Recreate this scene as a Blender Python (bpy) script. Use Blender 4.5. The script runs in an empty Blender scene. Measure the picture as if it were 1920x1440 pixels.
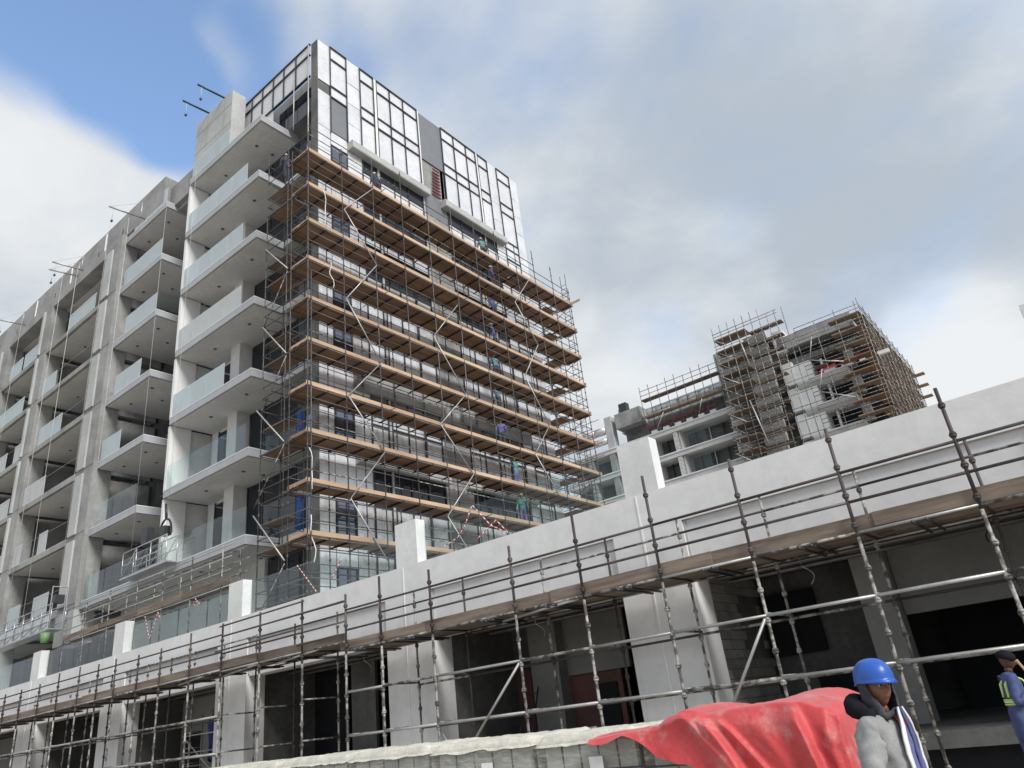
import bpy, math, random
from mathutils import Vector, Matrix, noise
random.seed(11)
SC = bpy.context.scene
COL = SC.collection
V = Vector

# ------------------------------------------------------------------ camera
YAW, PIT, ROL, FPX = 2.2049208, 0.42887017, -0.12471005, 1380.556
CAM = V((0, 0, 1.6))
_f = V((math.cos(YAW)*math.cos(PIT), math.sin(YAW)*math.cos(PIT), math.sin(PIT)))
_r0 = V((math.sin(YAW), -math.cos(YAW), 0)); _u0 = _r0.cross(_f)
_r = math.cos(ROL)*_r0 + math.sin(ROL)*_u0
_u = -math.sin(ROL)*_r0 + math.cos(ROL)*_u0
cd = bpy.data.cameras.new('camera'); cam = bpy.data.objects.new('camera', cd); COL.objects.link(cam)
cd.sensor_fit = 'HORIZONTAL'; cd.sensor_width = 36; cd.lens = FPX/1920*36; cd.clip_end = 3000; cd.clip_start = .05
m = Matrix.Identity(4)
for i in range(3):
    m[i][0] = _r[i]; m[i][1] = _u[i]; m[i][2] = -_f[i]; m[i][3] = CAM[i]
cam.matrix_world = m
SC.camera = cam
def ray(px, py): return _r*((px-960)/FPX) - _u*((py-720)/FPX) + _f
def onY(px, py, y): d = ray(px, py); return CAM + d*((y-CAM.y)/d.y)
def onX(px, py, x): d = ray(px, py); return CAM + d*((x-CAM.x)/d.x)
def xat(px, y, z):            # x of the point at depth y and height z that lies on image column px
    a = px-960; dz = z-CAM.z
    return -(FPX*(_r.y*y+_r.z*dz)-a*(_f.y*y+_f.z*dz))/(FPX*_r.x-a*_f.x)
def dep(px, py, D): return CAM + ray(px, py)*D

# ------------------------------------------------------------------ world, sun, exposure
SUN = V((.76, -.26, .6)).normalized()
wd = bpy.data.worlds.new('World'); SC.world = wd; wd.use_nodes = True
nt = wd.node_tree; nt.nodes.clear()
class NG:
    def __init__(s, nt): s.nt = nt
    def n(s, t, **k):
        a = s.nt.nodes.new(t)
        for q, v in k.items(): setattr(a, q, v)
        return a
    def l(s, a, b): s.nt.links.new(a, b)
    def setin(s, node, i, v):
        if hasattr(v, 'is_output') or isinstance(v, bpy.types.NodeSocket): s.l(v, node.inputs[i])
        else: node.inputs[i].default_value = v
    def math(s, op, a, b=0, c=None, clamp=False):
        x = s.n('ShaderNodeMath', operation=op); x.use_clamp = clamp
        s.setin(x, 0, a); s.setin(x, 1, b)
        if c is not None: s.setin(x, 2, c)
        return x.outputs[0]
    def rng(s, v, a, b, c=0, d=1, smooth=True):
        x = s.n('ShaderNodeMapRange'); x.interpolation_type = 'SMOOTHSTEP' if smooth else 'LINEAR'
        s.setin(x, 0, v)
        for i, q in enumerate((a, b, c, d)): x.inputs[i+1].default_value = q
        return x.outputs[0]
    def mix(s, f, a, b, mode='MIX'):
        x = s.n('ShaderNodeMix', data_type='RGBA', blend_type=mode)
        s.setin(x, 0, f); s.setin(x, 6, a); s.setin(x, 7, b)
        return x.outputs[2]
    def noise(s, vec, sc, det=6, rough=.55, dist=0):
        x = s.n('ShaderNodeTexNoise'); s.l(vec, x.inputs['Vector'])
        x.inputs['Scale'].default_value = sc; x.inputs['Detail'].default_value = det
        x.inputs['Roughness'].default_value = rough; x.inputs['Distortion'].default_value = dist
        return x.outputs['Fac']
    def mapv(s, vec, scale, loc=(0, 0, 0)):
        x = s.n('ShaderNodeMapping'); s.l(vec, x.inputs[0]); x.inputs['Scale'].default_value = scale; x.inputs['Location'].default_value = loc
        return x.outputs[0]
def c4(c): return (c[0], c[1], c[2], 1)
g = NG(nt)
out = g.n('ShaderNodeOutputWorld'); bg = g.n('ShaderNodeBackground'); g.l(bg.outputs[0], out.inputs[0])
sky = g.n('ShaderNodeTexSky', sky_type='NISHITA'); sky.sun_disc = False
sky.sun_elevation = math.asin(SUN.z); sky.sun_rotation = math.atan2(SUN.x, SUN.y)
sky.dust_density = 1.5; sky.altitude = 0; sky.air_density = 1.0
tc = g.n('ShaderNodeTexCoord'); D = tc.outputs['Generated']
sep = g.n('ShaderNodeSeparateXYZ'); g.l(D, sep.inputs[0])
zc = g.math('MAXIMUM', sep.outputs[2], .03); zc = g.math('ADD', zc, .22)
cmb = g.n('ShaderNodeCombineXYZ')
g.l(g.math('DIVIDE', sep.outputs[0], zc), cmb.inputs[0]); g.l(g.math('DIVIDE', sep.outputs[1], zc), cmb.inputs[1])
Pl = cmb.outputs[0]
n1 = g.noise(g.mapv(Pl, (1, 1, 1), (3.1, 1.7, .3)), 1.6, 9, .56, .3)
n2 = g.noise(g.mapv(Pl, (1, 1, 1), (8.2, 4.1, 2.0)), 3.4, 8, .58, .2)
n3 = g.noise(g.mapv(Pl, (1, 1, 1), (1.3, 9.4, 5.0)), .9, 4, .5, 0)
def blob(px, py, rad):              # smooth patch of sky round one direction
    d = ray(px, py).normalized(); vm = g.n('ShaderNodeVectorMath', operation='DOT_PRODUCT')
    g.l(D, vm.inputs[0]); vm.inputs[1].default_value = d
    return g.rng(vm.outputs['Value'], math.cos(math.radians(rad)), math.cos(math.radians(rad*.15)))
cover = g.math('ADD', g.math('MULTIPLY', g.math('SUBTRACT', n1, .5), 1.9), 1.02)
for px, py, rad, wgt in ((230, 20, 13, -.95), (90, 40, 11, -.55), (560, 130, 7, -.35), (280, 190, 6, -.5), (340, 330, 4, -.3), (850, 60, 12, -.2), (470, 20, 6, .35), (370, 150, 5, .3), (20, 340, 15, .7), (130, 180, 6, .3), (340, 140, 6, .2), (0, 40, 8, -.3), (1880, 560, 7, -.1), (1210, 655, 6, -.25), (1180, 480, 7, .1)):
    cover = g.math('ADD', cover, g.math('MULTIPLY', blob(px, py, rad), wgt))
cover = g.rng(cover, .2, 1.0)
bri = g.math('ADD', g.math('MULTIPLY', g.math('SUBTRACT', n2, .5), 1.25), g.math('MULTIPLY', n3, .8))
for px, py, rad, wgt in ((60, 260, 13, .1), (1440, 340, 18, -.34), (1300, 480, 8, .24), (1810, 670, 7, .6), (40, 200, 9, .2), (1180, 690, 7, .2), (1700, 330, 12, -.15), (900, 200, 14, -.05), (1850, 60, 12, .1)):
    bri = g.math('ADD', bri, g.math('MULTIPLY', blob(px, py, rad), wgt))
bri = g.rng(bri, -.1, .95)
cl = g.mix(bri, (.41, .465, .53, 1), (.74, .76, .775, 1))
skyc = g.mix(1.0, sky.outputs[0], (.26, .27, .275, 1), 'MULTIPLY')
g.l(g.mix(cover, skyc, cl), bg.inputs[0]); bg.inputs[1].default_value = 1.0

sl = bpy.data.lights.new('sun', 'SUN'); sl.energy = 2.9; sl.angle = math.radians(20); sl.color = (1, .975, .945)
so = bpy.data.objects.new('sun', sl); COL.objects.link(so); so.rotation_euler = SUN.to_track_quat('Z', 'Y').to_euler()
vs = SC.view_settings; vs.view_transform = 'Standard'; vs.look = 'None'; vs.exposure = .22; vs.gamma = 1

cy = SC.cycles; cy.max_bounces = 7; cy.diffuse_bounces = 3; cy.glossy_bounces = 3; cy.transparent_max_bounces = 14; cy.transmission_bounces = 3; cy.caustics_reflective = False; cy.caustics_refractive = False

# ------------------------------------------------------------------ materials
def pm(name, col, rough=.7, metal=0, var=.12, sc=2.0, bump=0, bsc=30, streak=0, col2=None, stretch=(1, 1, 1), rnd=0, spec=.4, fac=(.35, .7)):
    m = bpy.data.materials.new(name); m.use_nodes = True; t = m.node_tree; k = NG(t)
    b = t.nodes['Principled BSDF']
    geo = k.n('ShaderNodeNewGeometry'); pos = geo.outputs['Position']
    pv = k.mapv(pos, stretch)
    nz = k.noise(pv, sc, 6, .6)
    if col2 is None: col2 = tuple(x*(1-var*1.6) for x in col); ca = tuple(min(1, x*(1+var*.6)) for x in col)
    else: ca = col
    cc = k.mix(k.rng(nz, *fac), c4(ca), c4(col2))
    nf = k.noise(pv, sc*9, 4, .6)
    cc = k.mix(k.rng(nf, .3, .75, 0, .35), cc, c4(tuple(x*.8 for x in col2)))
    if streak:
        ns = k.noise(k.mapv(pos, (2.2, 2.2, .12)), 1.6, 5, .65)
        cc = k.mix(k.rng(ns, .52, .74, 0, streak), cc, c4(tuple(x*.45 for x in col)))
    if rnd:
        oi = k.n('ShaderNodeObjectInfo')
        hs = k.n('ShaderNodeHueSaturation'); k.l(cc, hs.inputs['Color'])
        k.l(k.rng(oi.outputs['Random'], 0, 1, 1-rnd, 1+rnd, False), hs.inputs['Value']); cc = hs.outputs[0]
    k.l(cc, b.inputs['Base Color'])
    b.inputs['Roughness'].default_value = rough; b.inputs['Metallic'].default_value = metal
    b.inputs['Specular IOR Level'].default_value = spec
    if bump:
        bn = k.n('ShaderNodeBump'); bn.inputs['Strength'].default_value = bump; bn.inputs['Distance'].default_value = .02
        k.l(k.noise(pv, bsc, 5, .6), bn.inputs['Height']); k.l(bn.outputs[0], b.inputs['Normal'])
    return m
def glassm(name, tint, film=0, filmc=(.6, .72, .74), rough=.03, refl=1.0):
    m = bpy.data.materials.new(name); m.use_nodes = True; t = m.node_tree; t.nodes.clear(); k = NG(t)
    o = k.n('ShaderNodeOutputMaterial'); tr = k.n('ShaderNodeBsdfTransparent'); tr.inputs[0].default_value = c4(tint)
    gl = k.n('ShaderNodeBsdfGlossy'); gl.inputs['Roughness'].default_value = rough; gl.inputs[0].default_value = (.95*refl, .97*refl, refl, 1)
    fr = k.n('ShaderNodeFresnel'); fr.inputs[0].default_value = 1.52
    mx = k.n('ShaderNodeMixShader'); gf = k.n('ShaderNodeNewGeometry'); k.l(k.math('MULTIPLY', fr.outputs[0], k.math('SUBTRACT', 1.0, gf.outputs['Backfacing'])), mx.inputs[0]); k.l(tr.outputs[0], mx.inputs[1]); k.l(gl.outputs[0], mx.inputs[2])
    sh = mx.outputs[0]
    if film:
        geo = k.n('ShaderNodeNewGeometry'); df = k.n('ShaderNodeBsdfDiffuse'); ts = k.n('ShaderNodeBsdfTranslucent')
        nz = k.noise(k.mapv(geo.outputs['Position'], (3, 3, .5)), 1.2, 5, .6)
        cc = k.mix(k.rng(nz, .35, .7), c4(filmc), c4(tuple(x*.86 for x in filmc)))
        k.l(cc, df.inputs[0]); k.l(cc, ts.inputs[0])
        a = k.n('ShaderNodeMixShader'); a.inputs[0].default_value = .45; k.l(df.outputs[0], a.inputs[1]); k.l(ts.outputs[0], a.inputs[2])
        b = k.n('ShaderNodeMixShader'); k.l(k.rng(nz, .2, .8, film*.85, min(1, film*1.12)), b.inputs[0]); k.l(sh, b.inputs[1]); k.l(a.outputs[0], b.inputs[2]); sh = b.outputs[0]
    k.l(sh, o.inputs[0]); return m
M = {}
M['render'] = pm('white_render', (.74, .735, .73), .75, var=.05, sc=.35, streak=.09, bump=.12, bsc=18)
M['pier'] = pm('pier_render', (.72, .72, .715), .8, var=.07, sc=1.2, bump=.25, bsc=40)
M['white'] = pm('white_paint', (.8, .8, .79), .6, var=.04, sc=1, streak=.08)
M['conc'] = pm('grey_concrete', (.33, .33, .32), .85, var=.2, sc=.5, streak=.35, bump=.2, bsc=14)
M['conc_l'] = pm('light_concrete', (.46, .47, .46), .85, var=.1, sc=.6, streak=.18, bump=.2, bsc=14)
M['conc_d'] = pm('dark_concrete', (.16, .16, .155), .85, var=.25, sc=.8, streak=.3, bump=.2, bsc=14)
M['soffit'] = pm('soffit_plaster', (.66, .655, .64), .85, var=.08, sc=.5, bump=.06, bsc=12)
M['slab'] = pm('grey_slab_paint', (.42, .43, .45), .65, var=.06, sc=.6, streak=.12)
M['edge'] = pm('pale_edge_trim', (.72, .73, .74), .5, var=.05)
M['plaster'] = pm('shop_plaster', (.3, .3, .29), .9, var=.1, sc=.5, bump=.1, bsc=8)
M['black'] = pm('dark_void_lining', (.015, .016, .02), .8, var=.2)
M['farslab'] = pm('pale_far_slab', (.62, .62, .61), .85, var=.1, sc=.3, streak=.2)
M['redboard'] = pm('red_brown_board', (.17, .08, .075), .7, var=.15, sc=.6)
M['block'] = pm('concrete_block', (.34, .33, .31), .9, var=.15, sc=1.5, bump=.5, bsc=30, rnd=.15)
M['whiteblock'] = pm('white_block', (.66, .65, .62), .9, var=.08, sc=1.5, bump=.4, bsc=30, rnd=.08)
M['ply'] = pm('orange_ply_board', (.29, .178, .115), .75, col2=(.195, .118, .075), sc=1.1, stretch=(6, .55, 6), bump=.15, bsc=9, rnd=.2)
M['toe'] = pm('pine_toe_board', (.56, .4, .275), .8, col2=(.4, .265, .17), sc=1.0, stretch=(5, .5, 6), bump=.2, bsc=10, rnd=.16)
M['old'] = pm('weathered_board', (.27, .215, .17), .85, col2=(.13, .1, .08), sc=1.3, stretch=(.45, 5, 6), bump=.35, bsc=10, rnd=.2)
M['oldy'] = pm('weathered_board_cross', (.3, .23, .17), .85, col2=(.2, .15, .11), sc=1.3, stretch=(5, .45, 6), bump=.35, bsc=10, rnd=.2)
M['tube'] = pm('dark_scaffold_tube', (.075, .08, .088), .45, .35, col2=(.13, .115, .105), sc=1.7, rnd=.3, bump=.1)
M['tuber'] = pm('rusty_scaffold_tube', (.06, .057, .056), .6, .3, col2=(.13, .095, .08), sc=2.2, rnd=.35, bump=.3, fac=(.45, .75))
M['galv'] = pm('galvanised_tube', (.5, .51, .51), .45, .5, col2=(.36, .35, .33), sc=2.2, rnd=.2, bump=.15)
M['tubeg'] = pm('mud_spattered_tube', (.4, .385, .36), .65, .2, col2=(.085, .078, .072), sc=5.0, rnd=.25, bump=.4, fac=(.42, .56))
M['frame'] = pm('dark_frame', (.055, .056, .062), .45, .3, var=.1)
M['greyp'] = pm('grey_cladding', (.2, .21, .225), .55, .1, var=.05, sc=.6)
M['meshp'] = pm('pale_grey_screen', (.68, .68, .7), .6, .1, var=.05, sc=.8)
M['foil'] = pm('insulation_foil', (.92, .92, .93), .36, .45, col2=(.8, .8, .82), sc=1.2, bump=.55, bsc=3.2, rnd=.05)
def foil_marks(m, dens):
    k = NG(m.node_tree); b = m.node_tree.nodes['Principled BSDF']; geo = k.n('ShaderNodeNewGeometry'); src = b.inputs['Base Color'].links[0].from_socket
    vo = k.n('ShaderNodeTexVoronoi'); k.l(k.mapv(geo.outputs['Position'], (1, 1, 1)), vo.inputs['Vector']); vo.inputs['Scale'].default_value = 2.6
    pin = k.math('SUBTRACT', 1.0, k.rng(vo.outputs['Distance'], .05, .11)); sm = k.rng(k.noise(k.mapv(geo.outputs['Position'], (1, 1, 2.5)), 2.3, 7, .7, 1.0), .56, .72, 0, dens)
    k.l(k.mix(k.math('MAXIMUM', k.math('MULTIPLY', pin, .55), sm), src, (.22, .22, .23, 1)), b.inputs['Base Color'])
M['foilo'] = pm('dusty_foil', (.9, .9, .9), .34, .5, col2=(.58, .57, .55), sc=1.1, bump=.9, bsc=3.0, rnd=.12, streak=.3)
foil_marks(M['foil'], .35); foil_marks(M['foilo'], .8)
M['glassd'] = pm('dark_window_glass', (.022, .025, .034), .06, 0, var=.2, spec=.6)
M['glassb'] = pm('sky_window_glass', (.2, .23, .29), .04, .75, var=.05, spec=.8)
M['glass'] = glassm('clear_balustrade_glass', (.9, .95, .94))
M['glassf'] = glassm('filmed_balustrade_glass', (.8, .88, .9), .72, (.84, .9, .92))
M['glassw'] = glassm('white_filmed_glass', (.8, .85, .85), .85, (.84, .86, .86))
M['tape'] = pm('white_tape', (.8, .78, .77), .6)
M['redt'] = pm('red_tape', (.6, .06, .06), .6)
M['blue'] = pm('blue_drum', (.02, .08, .3), .4)
M['green'] = pm('green_bucket', (.16, .3, .14), .5)
M['maroon'] = pm('maroon_steel', (.17, .045, .055), .55, .2, var=.15)
M['alu'] = pm('aluminium', (.6, .61, .62), .35, .75, var=.1)
M['cobalt'] = pm('cobalt_overall', (.03, .055, .2), .9, var=.2, sc=4, bump=.5)
M['rope'] = pm('rope', (.55, .54, .52), .8)
M['sand'] = pm('sandy_ground', (.46, .42, .36), .95, var=.2, sc=.4, bump=.6, bsc=6)
M['wood'] = pm('wood_shaft', (.55, .36, .2), .6, sc=3)
M['card'] = pm('white_label_card', (.8, .8, .78), .6, var=.03)
M['tile'] = pm('paving_block', (.46, .47, .44), .85, var=.1, sc=3, bump=.3, bsc=40, rnd=.1)
M['pallet'] = pm('pallet_wood', (.35, .25, .16), .85, sc=2)

# ------------------------------------------------------------------ geometry helpers
class MB:
    def __init__(s): s.v = []; s.f = []
    def box(s, x0, x1, y0, y1, z0, z1):
        b = len(s.v); s.v += [(x, y, z) for z in (z0, z1) for y in (y0, y1) for x in (x0, x1)]
        for q in ((0, 2, 3, 1), (4, 5, 7, 6), (0, 1, 5, 4), (2, 6, 7, 3), (0, 4, 6, 2), (1, 3, 7, 5)): s.f.append([b+i for i in q])
        return s
    def tube(s, p, q, r, n=6, r2=None, cap=True):
        p = V(p); q = V(q); d = (q-p)
        if d.length < 1e-6: return s
        d.normalize(); a = d.orthogonal().normalized(); c = d.cross(a); b = len(s.v)
        r2 = r if r2 is None else r2
        for o, rr in ((p, r), (q, r2)):
            for i in range(n):
                t = 2*math.pi*i/n; s.v.append(tuple(o + a*(rr*math.cos(t)) + c*(rr*math.sin(t))))
        for i in range(n): s.f.append([b+i, b+(i+1) % n, b+n+(i+1) % n, b+n+i])
        if cap: s.f.append([b+i for i in range(n)][::-1]); s.f.append([b+n+i for i in range(n)])
        return s
    def path(s, pts, r, n=6):
        for a, b in zip(pts[:-1], pts[1:]): s.tube(a, b, r, n)
        return s
    def quad(s, *p):
        b = len(s.v); s.v += [tuple(x) for x in p]; s.f.append(list(range(b, b+len(p)))); return s
    def prism(s, poly, axis, a, b):      # extrude a polygon given in the two other axes
        n = len(poly); k = len(s.v)
        for t in (a, b):
            for (p, q) in poly: s.v.append({'x': (t, p, q), 'y': (p, t, q), 'z': (p, q, t)}[axis])
        for i in range(n): s.f.append([k+i, k+(i+1) % n, k+n+(i+1) % n, k+n+i])
        s.f.append([k+i for i in range(n)][::-1]); s.f.append([k+n+i for i in range(n)]); return s
    def mesh(s, name, mat, smooth=False):
        me = bpy.data.meshes.new(name); me.from_pydata(s.v, [], s.f)
        if mat is not None: me.materials.append(M[mat] if isinstance(mat, str) else mat)
        if smooth:
            for p in me.polygons: p.use_smooth = True
        return me
WM = {}
def link(o, parent, mw):
    COL.objects.link(o); WM[o.name] = mw.copy()
    if parent is not None:
        o.parent = parent; o.matrix_parent_inverse = WM[parent.name].inverted()
    o.matrix_basis = mw
    return o
def thing(name, label, cat, loc=(0, 0, 0), group=None):
    o = bpy.data.objects.new(name, None); o.empty_display_size = .3
    link(o, None, Matrix.Translation(V(loc))); o['label'] = label; o['category'] = cat
    if group: o['group'] = group
    return o
def tag(o, label, cat, group=None):
    o['label'] = label; o['category'] = cat
    if group: o['group'] = group
    return o
def obj(name, mb, mat, parent=None, smooth=False, stuff=False):
    me = mb.mesh(name, mat, smooth); 
    c = V((0, 0, 0))
    if me.vertices:
        xs = [v.co for v in me.vertices]
        c = V((sum(min(p[i] for p in xs) + max(p[i] for p in xs) for _ in (0,))/2 for i in range(3)))
        for v in me.vertices: v.co -= c
    o = bpy.data.objects.new(name, me)
    if stuff: o['kind'] = 'stuff'
    return link(o, parent, Matrix.Translation(c))
_bc = {}
def bx(name, mat, parent, x0, x1, y0, y1, z0, z1):
    d = (round(x1-x0, 3), round(y1-y0, 3), round(z1-z0, 3), mat)
    if d not in _bc:
        _bc[d] = MB().box(-d[0]/2, d[0]/2, -d[1]/2, d[1]/2, -d[2]/2, d[2]/2).mesh(name, mat)
    return link(bpy.data.objects.new(name, _bc[d]), parent, Matrix.Translation(V(((x0+x1)/2, (y0+y1)/2, (z0+z1)/2))))
_tc = {}
def tb(name, mat, parent, p, q, r=.024, n=7):
    p = V(p); q = V(q); d = q-p; L = round(d.length, 2); k = (L, r, mat, n)
    if k not in _tc: _tc[k] = MB().tube((0, 0, -L/2), (0, 0, L/2), r, n).mesh(name, mat, True)
    mw = Matrix.Translation((p+q)/2) @ d.to_track_quat('Z', 'X').to_matrix().to_4x4()
    return link(bpy.data.objects.new(name, _tc[k]), parent, mw)
def standard(name, mat, parent, x, y, z0, z1, r=.024, lean=0):     # cuplock upright with its node cups
    L = round(z1-z0, 1); k = ('st', L, r, mat)
    if k not in _tc:
        mb = MB().tube((0, 0, 0), (0, 0, L), r, 8); z = .2
        while z < L-.1:
            mb.tube((0, 0, z-.05), (0, 0, z-.005), r*1.35, 8, r*2.0); mb.tube((0, 0, z), (0, 0, z+.045), r*2.0, 8, r*1.3); z += .5
        _tc[k] = mb.mesh(name, mat, True)
    mw = Matrix.Translation(V((x, y, z0))) @ Matrix.Rotation(random.uniform(-lean, lean), 4, 'X') @ Matrix.Rotation(random.uniform(-lean, lean), 4, 'Y')
    return link(bpy.data.objects.new(name, _tc[k]), parent, mw)

# ------------------------------------------------------------------ ground
gr = obj('ground', MB().quad((-600, -600, 0), (600, -600, 0), (600, 600, 0), (-600, 600, 0)), 'sand'); gr['kind'] = 'structure'

# ------------------------------------------------------------------ podium
YP, ZT = 14.5, 5.89
pod = thing('podium_building', 'long white podium with deep open shop bays behind the street scaffold', 'building', (-20, YP, 0))
COLX = [(-8.4, -6.68), (-16.0, -14.23), (-24.5, -22.73), (-32.86, -31.05), (-40.9, -39.1), (-49.2, -47.4), (-57.5, -55.7), (-65.8, -64.0), (-.2, 1.6), (8.0, 9.8)]
COLX.sort()
for i, (a, b) in enumerate(COLX):
    c = bx('column', 'render', pod, a, b, YP, 15.2, 0, 3.95)
    bx('groove_bead', 'white', c, (a+b)/2-.13, (a+b)/2-.09, YP-.012, YP+.05, 0, 3.94)
    bx('fascia_panel', 'render', pod, a, b, YP, 15.2, 3.953, 5.097)
    bx('groove_bead', 'white', pod, (a+b)/2-.13, (a+b)/2-.09, YP-.013, YP+.05, 3.96, ZT-.01)
    if i < len(COLX)-1:
        a2 = COLX[i+1][0]
        f = bx('fascia_panel', 'render', pod, b, a2, YP+.09, 15.1, 3.95, 5.095)
        bx('panel_edge', 'conc_l', f, b, b+.05, YP+.05, YP+.12, 4.0, 5.09)
    pa = (a+b)/2-.36; pb = pa+.85
    bx('parapet_pier', 'pier', pod, pa, pb, YP+.003, YP+.36, ZT, 7.13)
for a, b in zip([-76]+[c[0] for c in COLX], [c[0] for c in COLX]+[14]):
    bx('parapet_wall', 'render', pod, a, b, YP, 14.95, 5.1, ZT)
for (a, b), (a2, b2) in zip(COLX[:-1], COLX[1:]):            # glass balustrade panes between the piers
    if a > -9: continue
    x0 = (a+b)/2+.55; x1 = (a2+b2)/2-.42; n = 5; w = (x1-x0)/n
    for k in range(n):
        bx('balustrade_pane', 'glass', pod, x0+w*k+.015, x0+w*(k+1)-.015, 14.78, 14.8, ZT-.05, 7.06)
terr = bx('terrace_slab', 'conc_l', pod, -76, 14, 14.95, 45, 5.4, 5.86)
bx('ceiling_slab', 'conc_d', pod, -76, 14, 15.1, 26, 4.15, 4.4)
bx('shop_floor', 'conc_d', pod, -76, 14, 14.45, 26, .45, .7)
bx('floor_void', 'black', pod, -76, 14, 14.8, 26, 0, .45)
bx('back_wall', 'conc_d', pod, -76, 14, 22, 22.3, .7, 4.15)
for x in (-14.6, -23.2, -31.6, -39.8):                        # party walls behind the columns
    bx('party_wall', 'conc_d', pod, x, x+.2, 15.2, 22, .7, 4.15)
# block party wall beside the right-hand bay
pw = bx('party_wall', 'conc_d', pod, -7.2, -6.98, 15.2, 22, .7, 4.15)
for r in range(17):
    for k in range(9):
        y = 15.22 + k*.41 + (.2 if r % 2 else 0)
        if y > 18.4 or (16.9 < y < 18.2 and 2.2 < .72+r*.2 < 3.7): continue
        bx('block', 'block', pw, -6.99, -6.95+random.uniform(-.006, .006), y, y+.395, .72+r*.2, .905+r*.2)
def wall(mat, x0, x1, y, z0, z1, t=.12): return bx('shop_wall_panel', mat, pod, x0, x1, y, y+t, z0, z1)
# right bay
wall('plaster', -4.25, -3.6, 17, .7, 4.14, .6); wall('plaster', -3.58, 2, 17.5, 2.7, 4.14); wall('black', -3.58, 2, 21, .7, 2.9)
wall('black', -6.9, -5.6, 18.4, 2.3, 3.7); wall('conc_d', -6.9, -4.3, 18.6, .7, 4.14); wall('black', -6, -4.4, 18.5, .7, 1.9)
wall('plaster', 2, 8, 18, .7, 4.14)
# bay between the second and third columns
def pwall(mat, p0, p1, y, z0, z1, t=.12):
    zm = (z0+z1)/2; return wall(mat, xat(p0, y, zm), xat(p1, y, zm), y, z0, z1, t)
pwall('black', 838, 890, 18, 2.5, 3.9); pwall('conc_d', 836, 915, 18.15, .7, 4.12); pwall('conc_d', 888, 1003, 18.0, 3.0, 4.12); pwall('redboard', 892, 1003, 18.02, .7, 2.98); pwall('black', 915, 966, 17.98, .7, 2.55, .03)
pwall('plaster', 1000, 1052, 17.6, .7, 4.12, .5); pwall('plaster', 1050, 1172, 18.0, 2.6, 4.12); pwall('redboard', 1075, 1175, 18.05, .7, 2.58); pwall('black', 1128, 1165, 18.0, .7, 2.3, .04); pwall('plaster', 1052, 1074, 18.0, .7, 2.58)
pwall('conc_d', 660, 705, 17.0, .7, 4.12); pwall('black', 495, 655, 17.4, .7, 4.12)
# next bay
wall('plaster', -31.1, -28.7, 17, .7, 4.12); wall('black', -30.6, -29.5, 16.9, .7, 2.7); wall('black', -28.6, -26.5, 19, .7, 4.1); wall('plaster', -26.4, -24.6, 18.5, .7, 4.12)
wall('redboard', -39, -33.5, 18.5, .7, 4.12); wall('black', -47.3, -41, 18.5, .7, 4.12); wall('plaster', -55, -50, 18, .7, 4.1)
for x, a in ((-4.9, 1), (-1.4, -1), (-11.9, 1), (-18.6, 1)):                         # loose conduits hanging from the ceilings
    pts = [(x, 15.9, 4.14)] + [(x+.16*math.sin(t*.6)*a, 15.9+.05*t, 3.85-.07*t) for t in range(6)]
    obj('hanging_conduit', MB().path(pts, .012), 'black' if x > -2 else 'alu', pod)
for z, y in ((4.05, 15.6), (4.02, 16.3), (4.0, 17)):
    tb('ceiling_pipe', 'conc_d', pod, (-40, y, z), (5, y, z), .05, 8)
def ladder(name, label, p, q, w, mat='galv', side=V((1, 0, 0))):
    p = V(p); q = V(q); t = thing(name, label, 'ladder', p); s = side.normalized()*w/2
    for d in (-1, 1): tb('rail', mat, t, p+s*d, q+s*d, .022)
    n = max(2, int((q-p).length/.3))
    for i in range(n): c = p+(q-p)*((i+.5)/n); tb('rung', mat, t, c-s, c+s, .015)
    return t
ladder('ladder', 'dark step ladder leaning inside the shop bay with the red-brown board', (-13.2, 16.4, .7), (-13.1, 17.0, 2.4), .42, 'frame')
ladder('ladder', 'pale ladder leaning in front of the dark red wall behind the scaffold', (-32.7, 15.6, .7), (-32.6, 15.9, 3.0), .75, 'galv')

# ------------------------------------------------------------------ podium scaffold
ps = thing('street_scaffold', 'long cuplock scaffold with weathered boards along the white podium wall', 'scaffold', (-15, 13, 0))
PX = [.62, -1.18, -2.99, -4.8, -6.63, -8.43, -10.23, -12.76, -14.54, -15.89, -17.74, -19.74, -21.74, -23.56, -25.42, -26.95, -28.61, -29.95, -31.49, -33.28, -35.03, -36.88, -38.55, -40.3, -42.1, -43.9]
YO, YI = 13.0, 14.2
TOPS = {-1.18: 5.66, -2.99: 5.63, -4.8: 5.6, -6.63: 5.77, -8.43: 5.45, -10.23: 5.17, -12.76: 5.17}
def deckz(x): return 3.77 if x > -16.5 else (4.0 if x > -21.5 else 4.05)
for x in PX:
    standard('standard', 'tubeg', ps, x, YO, 0, 3.7, .03, .002)
    standard('standard', 'tuber', ps, x, YO, 3.7, TOPS.get(x, random.choice((5.35, 5.4, 5.15))), .03, .004)
    standard('standard', 'tubeg' if random.random() < .5 else 'tuber', ps, x+random.uniform(-.02, .02), YI, 0, 5.12, .027, .004)
def run(name, y, z, xs, r=.026, mats=('tubeg', 'tuber', 'tubeg', 'galv')):
    for a, b in zip(xs[:-1], xs[1:]):
        dz = deckz((a+b)/2)-3.77 if z > 3 else 0
        tb(name, random.choice(mats), ps, (a, y, z+dz), (b, y, z+dz), r)
for z, y in ((4.28, YO), (4.79, YO), (3.77, YO)): run('ledger', y, z, PX, .026, ('tuber', 'tuber', 'tube') if z > 4 else ('tubeg', 'galv', 'galv'))
run('ledger', YI, 4.77, PX, .024, ('tuber', 'tubeg')); run('ledger', YI, 3.77, PX, .026, ('galv', 'tubeg'))
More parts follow.
